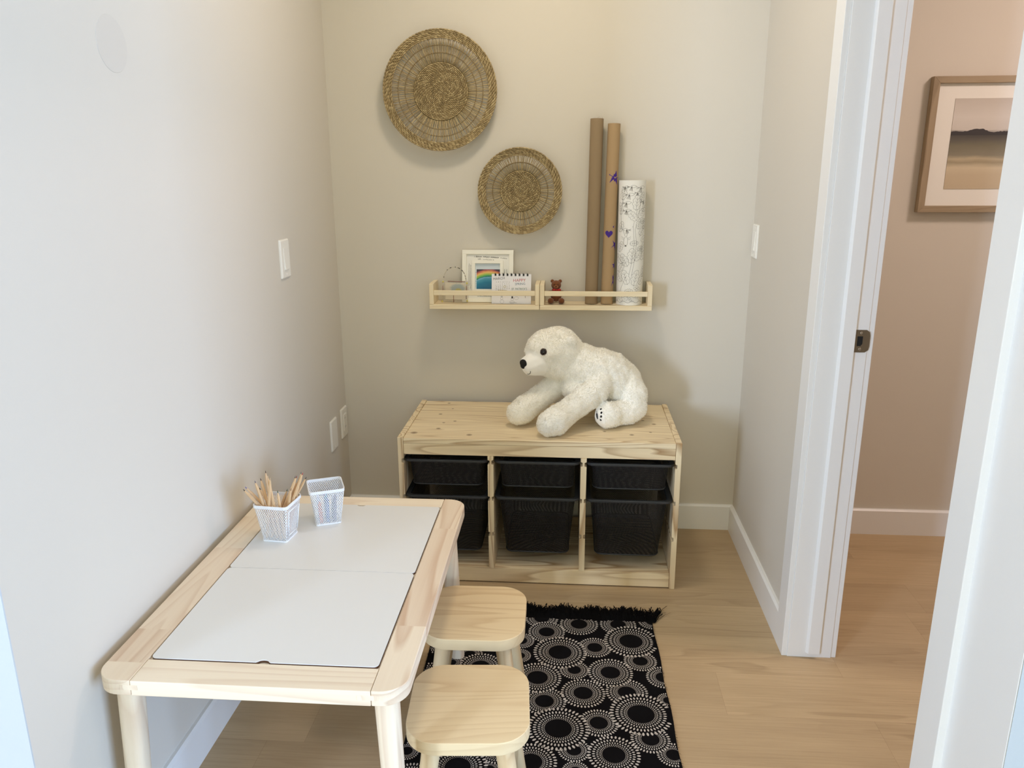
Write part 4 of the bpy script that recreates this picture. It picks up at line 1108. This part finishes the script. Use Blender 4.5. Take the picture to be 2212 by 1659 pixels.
PEN = [
 ((0.0994, -1.2044, 0.6361), (0.1618, -1.1339, 0.494), 'black', 'leaning farthest left over the basket rim'),
 ((0.093, -1.1789, 0.6318), (0.1833, -1.1399, 0.4935), 'blue', 'leaning far left behind a black-tipped one'),
 ((0.128, -1.1986, 0.6566), (0.1464, -1.1558, 0.4947), 'violet-grey', 'leaning left in the basket'),
 ((0.1129, -1.143, 0.6148), (0.1731, -1.1408, 0.4916), 'black', 'in the front left of the bunch'),
 ((0.1319, -1.1739, 0.6532), (0.1621, -1.1744, 0.494), 'dark brown', 'left of the tallest pencil'),
 ((0.1186, -1.1088, 0.647), (0.1366, -1.1302, 0.4944), 'dark brown', 'tallest of the left bunch'),
 ((0.1558, -1.1857, 0.6652), (0.1715, -1.1756, 0.4918), 'light', 'close behind the tallest left pencil'),
 ((0.1673, -1.1974, 0.6645), (0.1339, -1.1715, 0.4938), 'light', 'blunt pale end, just right of the left bunch'),
 ((0.1744, -1.1785, 0.624), (0.1812, -1.1766, 0.4946), 'green', 'short and upright in the middle of the basket'),
 ((0.174, -1.1122, 0.6002), (0.1364, -1.1454, 0.4915), 'green', 'leaning right at the front of the basket'),
 ((0.2033, -1.1635, 0.6243), (0.1764, -1.169, 0.4938), 'brown', 'short, among the right bunch'),
 ((0.1799, -1.1262, 0.59), (0.1756, -1.1566, 0.4949), 'light', 'shortest blunt one at the front right'),
 ((0.2039, -1.1311, 0.6446), (0.1831, -1.1528, 0.491), 'grey', 'leftmost of the right bunch'),
 ((0.2122, -1.1402, 0.6484), (0.1451, -1.1694, 0.4934), 'dark red', 'leaning right beside a grey-tipped one'),
 ((0.2178, -1.1242, 0.6531), (0.1766, -1.1329, 0.4949), 'grey', 'tall, at the back of the right bunch'),
 ((0.2258, -1.1341, 0.6548), (0.1615, -1.1661, 0.4912), 'red', 'tallest of the right bunch'),
 ((0.208, -1.1113, 0.6308), (0.1439, -1.1363, 0.494), 'black', 'in front of the red-tipped pencil'),
 ((0.2249, -1.1099, 0.6332), (0.1441, -1.1264, 0.493), 'black', 'leaning farthest right over the rim'),
]
for tip, base, col, lab in PEN:
    pencil('pencil', 'natural wood pencil with %s tip, %s' % (col if col != 'light' else 'bare wooden', lab), tip, base, 'lead_'+col)
bx0, by0, br = B2
CRC = [srgb(206, 110, 70), srgb(70, 96, 160), srgb(60, 44, 96), srgb(196, 206, 224), srgb(90, 150, 176), srgb(48, 44, 60), srgb(204, 208, 226), srgb(120, 96, 150), srgb(196, 196, 210)]
CRN = ['orange', 'blue', 'dark purple', 'pale blue', 'light blue', 'dark grey', 'white', 'violet', 'pale grey']
for i, (cc, cn) in enumerate(zip(CRC, CRN)):
    gx, gy = (i % 3-1)*0.0165, (i//3-1)*0.0165
    t = thing('crayon', '%s crayon standing inside the right wire basket, seen through its mesh' % cn, 'crayon', (bx0+gx*math.cos(br)-gy*math.sin(br), by0+gx*math.sin(br)+gy*math.cos(br), BZ+0.0028), 0, 'crayons in the second wire basket')
    t.rotation_euler = (gy*2.0, gx*4.0, 0); L = 0.050+0.004*(i*7 % 5)
    MAT['cr%d' % i] = plain('crayon_'+cn.replace(' ', '_'), cc, 0.6)
    bm = NB(); loft(bm, [ring_at((0, 0, z), 0.0048, (0, 0, 1), 12) for z in (0, L)], True, True); obj('wrapper', bm, 'cr%d' % i, t, smooth='auto')
    bm = NB(); loft(bm, [ring_at((0, 0, L+.0002), 0.0036, (0, 0, 1), 12), ring_at((0, 0, L+.008), 0.0016, (0, 0, 1), 12)], True, True); obj('tip', bm, 'cr%d' % i, t, smooth='auto')

# ------------------------------------------------------------------ plush polar bear
BT = KH-0.0025
pb = thing('plush_polar_bear', 'large white plush polar bear sitting on the storage frame, facing left', 'stuffed animal', (0.92, -0.22, BT))
O = Vector((0.92, -0.22, BT))
chains = [  # (points with radii) in world coordinates
 [((0.900, -0.238, 0.722), .080), ((0.955, -0.235, 0.702), .089), ((1.010, -0.225, 0.680), .094), ((1.056, -0.212, 0.648), .088), ((1.060, -0.200, 0.605), .072)],   # trunk
 [((0.905, -0.272, 0.652), .050), ((0.925, -0.24, 0.665), .068), ((0.985, -0.235, 0.650), .070)],                                                     # chest
 [((0.800, -0.262, 0.777), .073), ((0.818, -0.258, 0.778), .079), ((0.845, -0.25, 0.780), .081), ((0.860, -0.245, 0.758), .078)],                 # skull
 [((0.812, -0.262, 0.745), .062), ((0.845, -0.255, 0.735), .068)],                                              # cheeks
 [((0.785, -0.288, 0.744), .050), ((0.764, -0.297, 0.739), .043), ((0.750, -0.303, 0.735), .037)],             # muzzle
 [((0.985, -0.288, 0.672), .052), ((0.968, -0.315, 0.648), .051), ((0.920, -0.352, 0.618), .044), ((0.872, -0.388, 0.588), .044), ((0.842, -0.422, 0.574), .049), ((0.820, -0.436, 0.568), .044)],  # near foreleg
 [((0.865, -0.220, 0.665), .048), ((0.812, -0.258, 0.632), .043), ((0.760, -0.298, 0.600), .042), ((0.727, -0.322, 0.580), .047), ((0.712, -0.335, 0.571), .043)],   # far foreleg
 [((1.090, -0.235, 0.658), .052), ((1.104, -0.268, 0.622), .052), ((1.106, -0.284, 0.584), .050), ((1.085, -0.300, 0.573), .046), ((1.045, -0.322, 0.570), .041), ((1.018, -0.338, 0.571), .047)],   # near hind leg
 [((1.08, -0.165, 0.63), .06), ((1.09, -0.135, 0.60), .055), ((1.03, -0.110, 0.572), .042), ((0.985, -0.098, 0.572), .043)],   # far hind leg
 [((1.09, -0.20, 0.59), .064)],
]
bm = NB()
for ch in chains:
    for (p0, r0), (p1, r1) in zip(ch, ch[1:] or [ch[0]]):
        p0, p1 = Vector(p0), Vector(p1); n = max(1, int((p1-p0).length/0.006))
        for i in range(n+1):
            f = i/n; p = p0.lerp(p1, f)-O; r = r0+(r1-r0)*f
            ellipsoid(bm, p, (r, r, r), sub=2)
for (c, r) in (((0.884, -0.300, 0.818), (.021, .013, .019)), ((0.862, -0.190, 0.822), (.018, .012, .018))):
    ellipsoid(bm, Vector(c)-O, r, sub=2)
tmp = obj('tmp', bm, 'fur')
md = tmp.modifiers.new('r', 'REMESH'); md.mode = 'VOXEL'; md.voxel_size = 0.0042
md = tmp.modifiers.new('s', 'SMOOTH'); md.factor = 0.5; md.iterations = 3
bpy.context.view_layer.update()
me = bpy.data.meshes.new_from_object(tmp.evaluated_get(bpy.context.evaluated_depsgraph_get()))
bpy.data.objects.remove(tmp)
nv = len(me.vertices); co = np.empty(nv*3); me.vertices.foreach_get('co', co); co = co.reshape(-1, 3)
no = np.empty(nv*3); me.vertices.foreach_get('normal', no); no = no.reshape(-1, 3)
from mathutils import noise as mn
for i in range(nv):      # soft lumps, and creases down the flank
    p = Vector(co[i]); d = 0.0035*mn.noise(p*22)+0.0018*mn.noise(p*60)
    if p.x > -0.02 and p.z > 0.08: d += 0.0030*mn.noise(Vector((p.x*55+p.z*16, p.y*12, p.z*9)))
    co[i] += no[i]*d
co[:, 2] = np.maximum(co[:, 2], 0.0008)
me.vertices.foreach_set('co', co.reshape(-1)); me.update()
tris = []
me.calc_loop_triangles()
tv = np.empty(len(me.loop_triangles)*3, dtype=np.int32); me.loop_triangles.foreach_get('vertices', tv); tv = tv.reshape(-1, 3)
no = np.empty(nv*3); me.vertices.foreach_get('normal', no); no = no.reshape(-1, 3)
A, B, Cc = co[tv[:, 0]], co[tv[:, 1]], co[tv[:, 2]]
ar = np.linalg.norm(np.cross(B-A, Cc-A), axis=1); pr = ar/ar.sum()
NF = 95000
idx = rng.choice(len(tv), NF, p=pr); r1 = np.sqrt(rng.random(NF)); r2_ = rng.random(NF)
w0, w1, w2 = 1-r1, r1*(1-r2_), r1*r2_
P = A[idx]*w0[:, None]+B[idx]*w1[:, None]+Cc[idx]*w2[:, None]
Nn = no[tv[idx, 0]]*w0[:, None]+no[tv[idx, 1]]*w1[:, None]+no[tv[idx, 2]]*w2[:, None]; Nn /= np.linalg.norm(Nn, axis=1)[:, None]+1e-9
muz = np.array([0.757, -0.306, 0.737])-np.array(O)
dm = np.linalg.norm((P-muz)/np.array([1.0, 1, 1]), axis=1)
pad = np.array([0.990, -0.350, 0.566])-np.array(O)
dp = np.linalg.norm(P-pad, axis=1)
keep = (dm > 0.054) & (dp > 0.036) & (P[:, 2] > 0.002); P, Nn = P[keep], Nn[keep]
comb = np.array([0.45, 0.0, -0.75]); n_ = len(P)
cl = np.array([[mn.noise(Vector(p)*40), mn.noise(Vector(p)*40+Vector((9, 3, 1))), mn.noise(Vector(p)*40+Vector((2, 7, 5)))] for p in P])
D = Nn*0.75+comb*0.4+cl*0.55+rng.normal(0, .22, (n_, 3)); D -= Nn*np.minimum(0, (D*Nn).sum(1)-0.30)[:, None]
D /= np.linalg.norm(D, axis=1)[:, None]; Ln = rng.uniform(.0028, .0056, n_)[:, None]
S = np.cross(D, Nn+rng.normal(0, .12, (n_, 3)))     # blades lie with their face along the hide, as combed pile does; S /= np.linalg.norm(S, axis=1)[:, None]; wd = 0.00055
V1, V2, V3 = P-S*wd-Nn*.0006, P+S*wd-Nn*.0006, P+D*Ln
V3[:, 2] = np.maximum(V3[:, 2], 0.0004)
mc = P+D*Ln*.5+Nn*.0004
allv = np.concatenate([co, V1, V2, V3]); polys = [tuple(p.vertices) for p in me.polygons]
bl = np.stack([np.arange(n_)+nv, np.arange(n_)+nv+n_, np.arange(n_)+nv+2*n_], 1).tolist()
bmn = bpy.data.meshes.new('plush_body'); bmn.from_pydata(allv.tolist(), [], polys+[tuple(t) for t in bl]); bmn.update()
bmn.materials.append(MAT['fur'])
bmn.materials.append(MAT['pile'])
bmn.polygons.foreach_set('use_smooth', [True]*len(polys)+[False]*n_)
bmn.polygons.foreach_set('material_index', [0]*len(polys)+[1]*n_)
body = bpy.data.objects.new('plush_body', bmn); C.objects.link(body); body.parent = pb
bpy.data.meshes.remove(me)
# features: find the body surface along a ray from outside
from mathutils.bvhtree import BVHTree
bv = BVHTree.FromPolygons([tuple(c) for c in co], polys)
def surf(p, d):
    p, d = Vector(p)-O, Vector(d).normalized(); h = bv.ray_cast(p-d*0.5, d); return (h[0], h[1]) if h[0] else (p, -d)
def frame_of(n):
    q = Vector(n).to_track_quat('Z', 'Y').to_matrix(); return q
# line of sight used only to find which side of the head each feature sits on
vd = Vector((-0.05, 2.65, -0.62)).normalized()
c, n_e = surf((0.7945, -0.30, 0.781), vd)
R3 = frame_of(n_e)
bm = NB(); ellipsoid(bm, c+n_e*0.0022, (.0098, .0105, .0060), R3, 3); pe = obj('eye', bm, 'eye', pb, True)
bm = NB(); ellipsoid(bm, c+n_e*0.0004, (.0118, .0124, .0030), R3, 3); obj('eye_rim', bm, 'iris', pe, True)
c, n_f = surf((0.766, -0.22, 0.785), Vector((0.9, -0.35, -0.1)))
bm = NB(); ellipsoid(bm, c+n_f*0.003, (.0088, .0095, .0052), frame_of(n_f), 3); obj('eye', bm, 'eye', pb, True)
ax = Vector((-0.80, -0.60, 0.05)).normalized()
c, n_n = surf((0.7215, -0.305, 0.739), vd)
c = c+Vector((0.0045, 0.001, 0))
bm = NB(); Rn = Matrix.Rotation(math.atan2(ax.y, ax.x), 3, 'Z')
for dz, rx, rz_ in ((0.002, .0180, .0135), (-0.006, .0125, .0115)):
    ellipsoid(bm, c+Vector((0, 0, dz)), (.0095, rx, rz_), Rn, 3)
o = obj('nose', bm, 'nose', pb, True); md = o.modifiers.new('r', 'REMESH'); md.mode = 'VOXEL'; md.voxel_size = .0012; md.use_smooth_shade = True
bm = NB(); pts = []
for q in ((0.7375, 0.7040), (0.7425, 0.7035), (0.7465, 0.7065), (0.7480, 0.7110), (0.7480, 0.7140)):
    cc, nn_ = surf((q[0]+0.003, -0.31, q[1]+0.001), vd); pts.append(cc+nn_*0.0004)
tube(bm, pts, .0010, 6); obj('mouth', bm, 'nose', pb, True)
# foot pad with toes on the near hind paw
fd = Vector((0.62, 0.78, -0.08)).normalized()
def spot(p, r, name, mat='nose'):
    cc, nn_ = surf(p, vd); bm_ = NB(); ellipsoid(bm_, cc+nn_*.0006, (r[0]*1.1, r[1]*1.1, .0016), frame_of(nn_), 2); return bm_
bm = NB()
for p, r in (((0.9925, -0.36, 0.598), (.003, .0035)), ((0.9940, -0.36, 0.586), (.0035, .004)), ((0.9930, -0.36, 0.573), (.0035, .004)), ((0.9920, -0.36, 0.561), (.0035, .003))):
    bm.free(); bm = spot(p, r, 'toe'); obj('toe_pad', bm, 'nose', pb, True); bm = NB()
bm.free()
bm = NB(); pts = []
for q in ((0.9795, 0.589), (0.9800, 0.580), (0.9810, 0.571), (0.9825, 0.563)):
    cc, nn_ = surf((q[0], -0.36, q[1]), vd); pts.append(cc+nn_*.0004)
tube(bm, pts, [.002, .0036, .0036, .002], 8); MAT['pad'] = plain('dark_grey_paw_pad', srgb(58, 58, 62), .85); obj('paw_pad', bm, 'pad', pb, True)

bpy.context.view_layer.update()
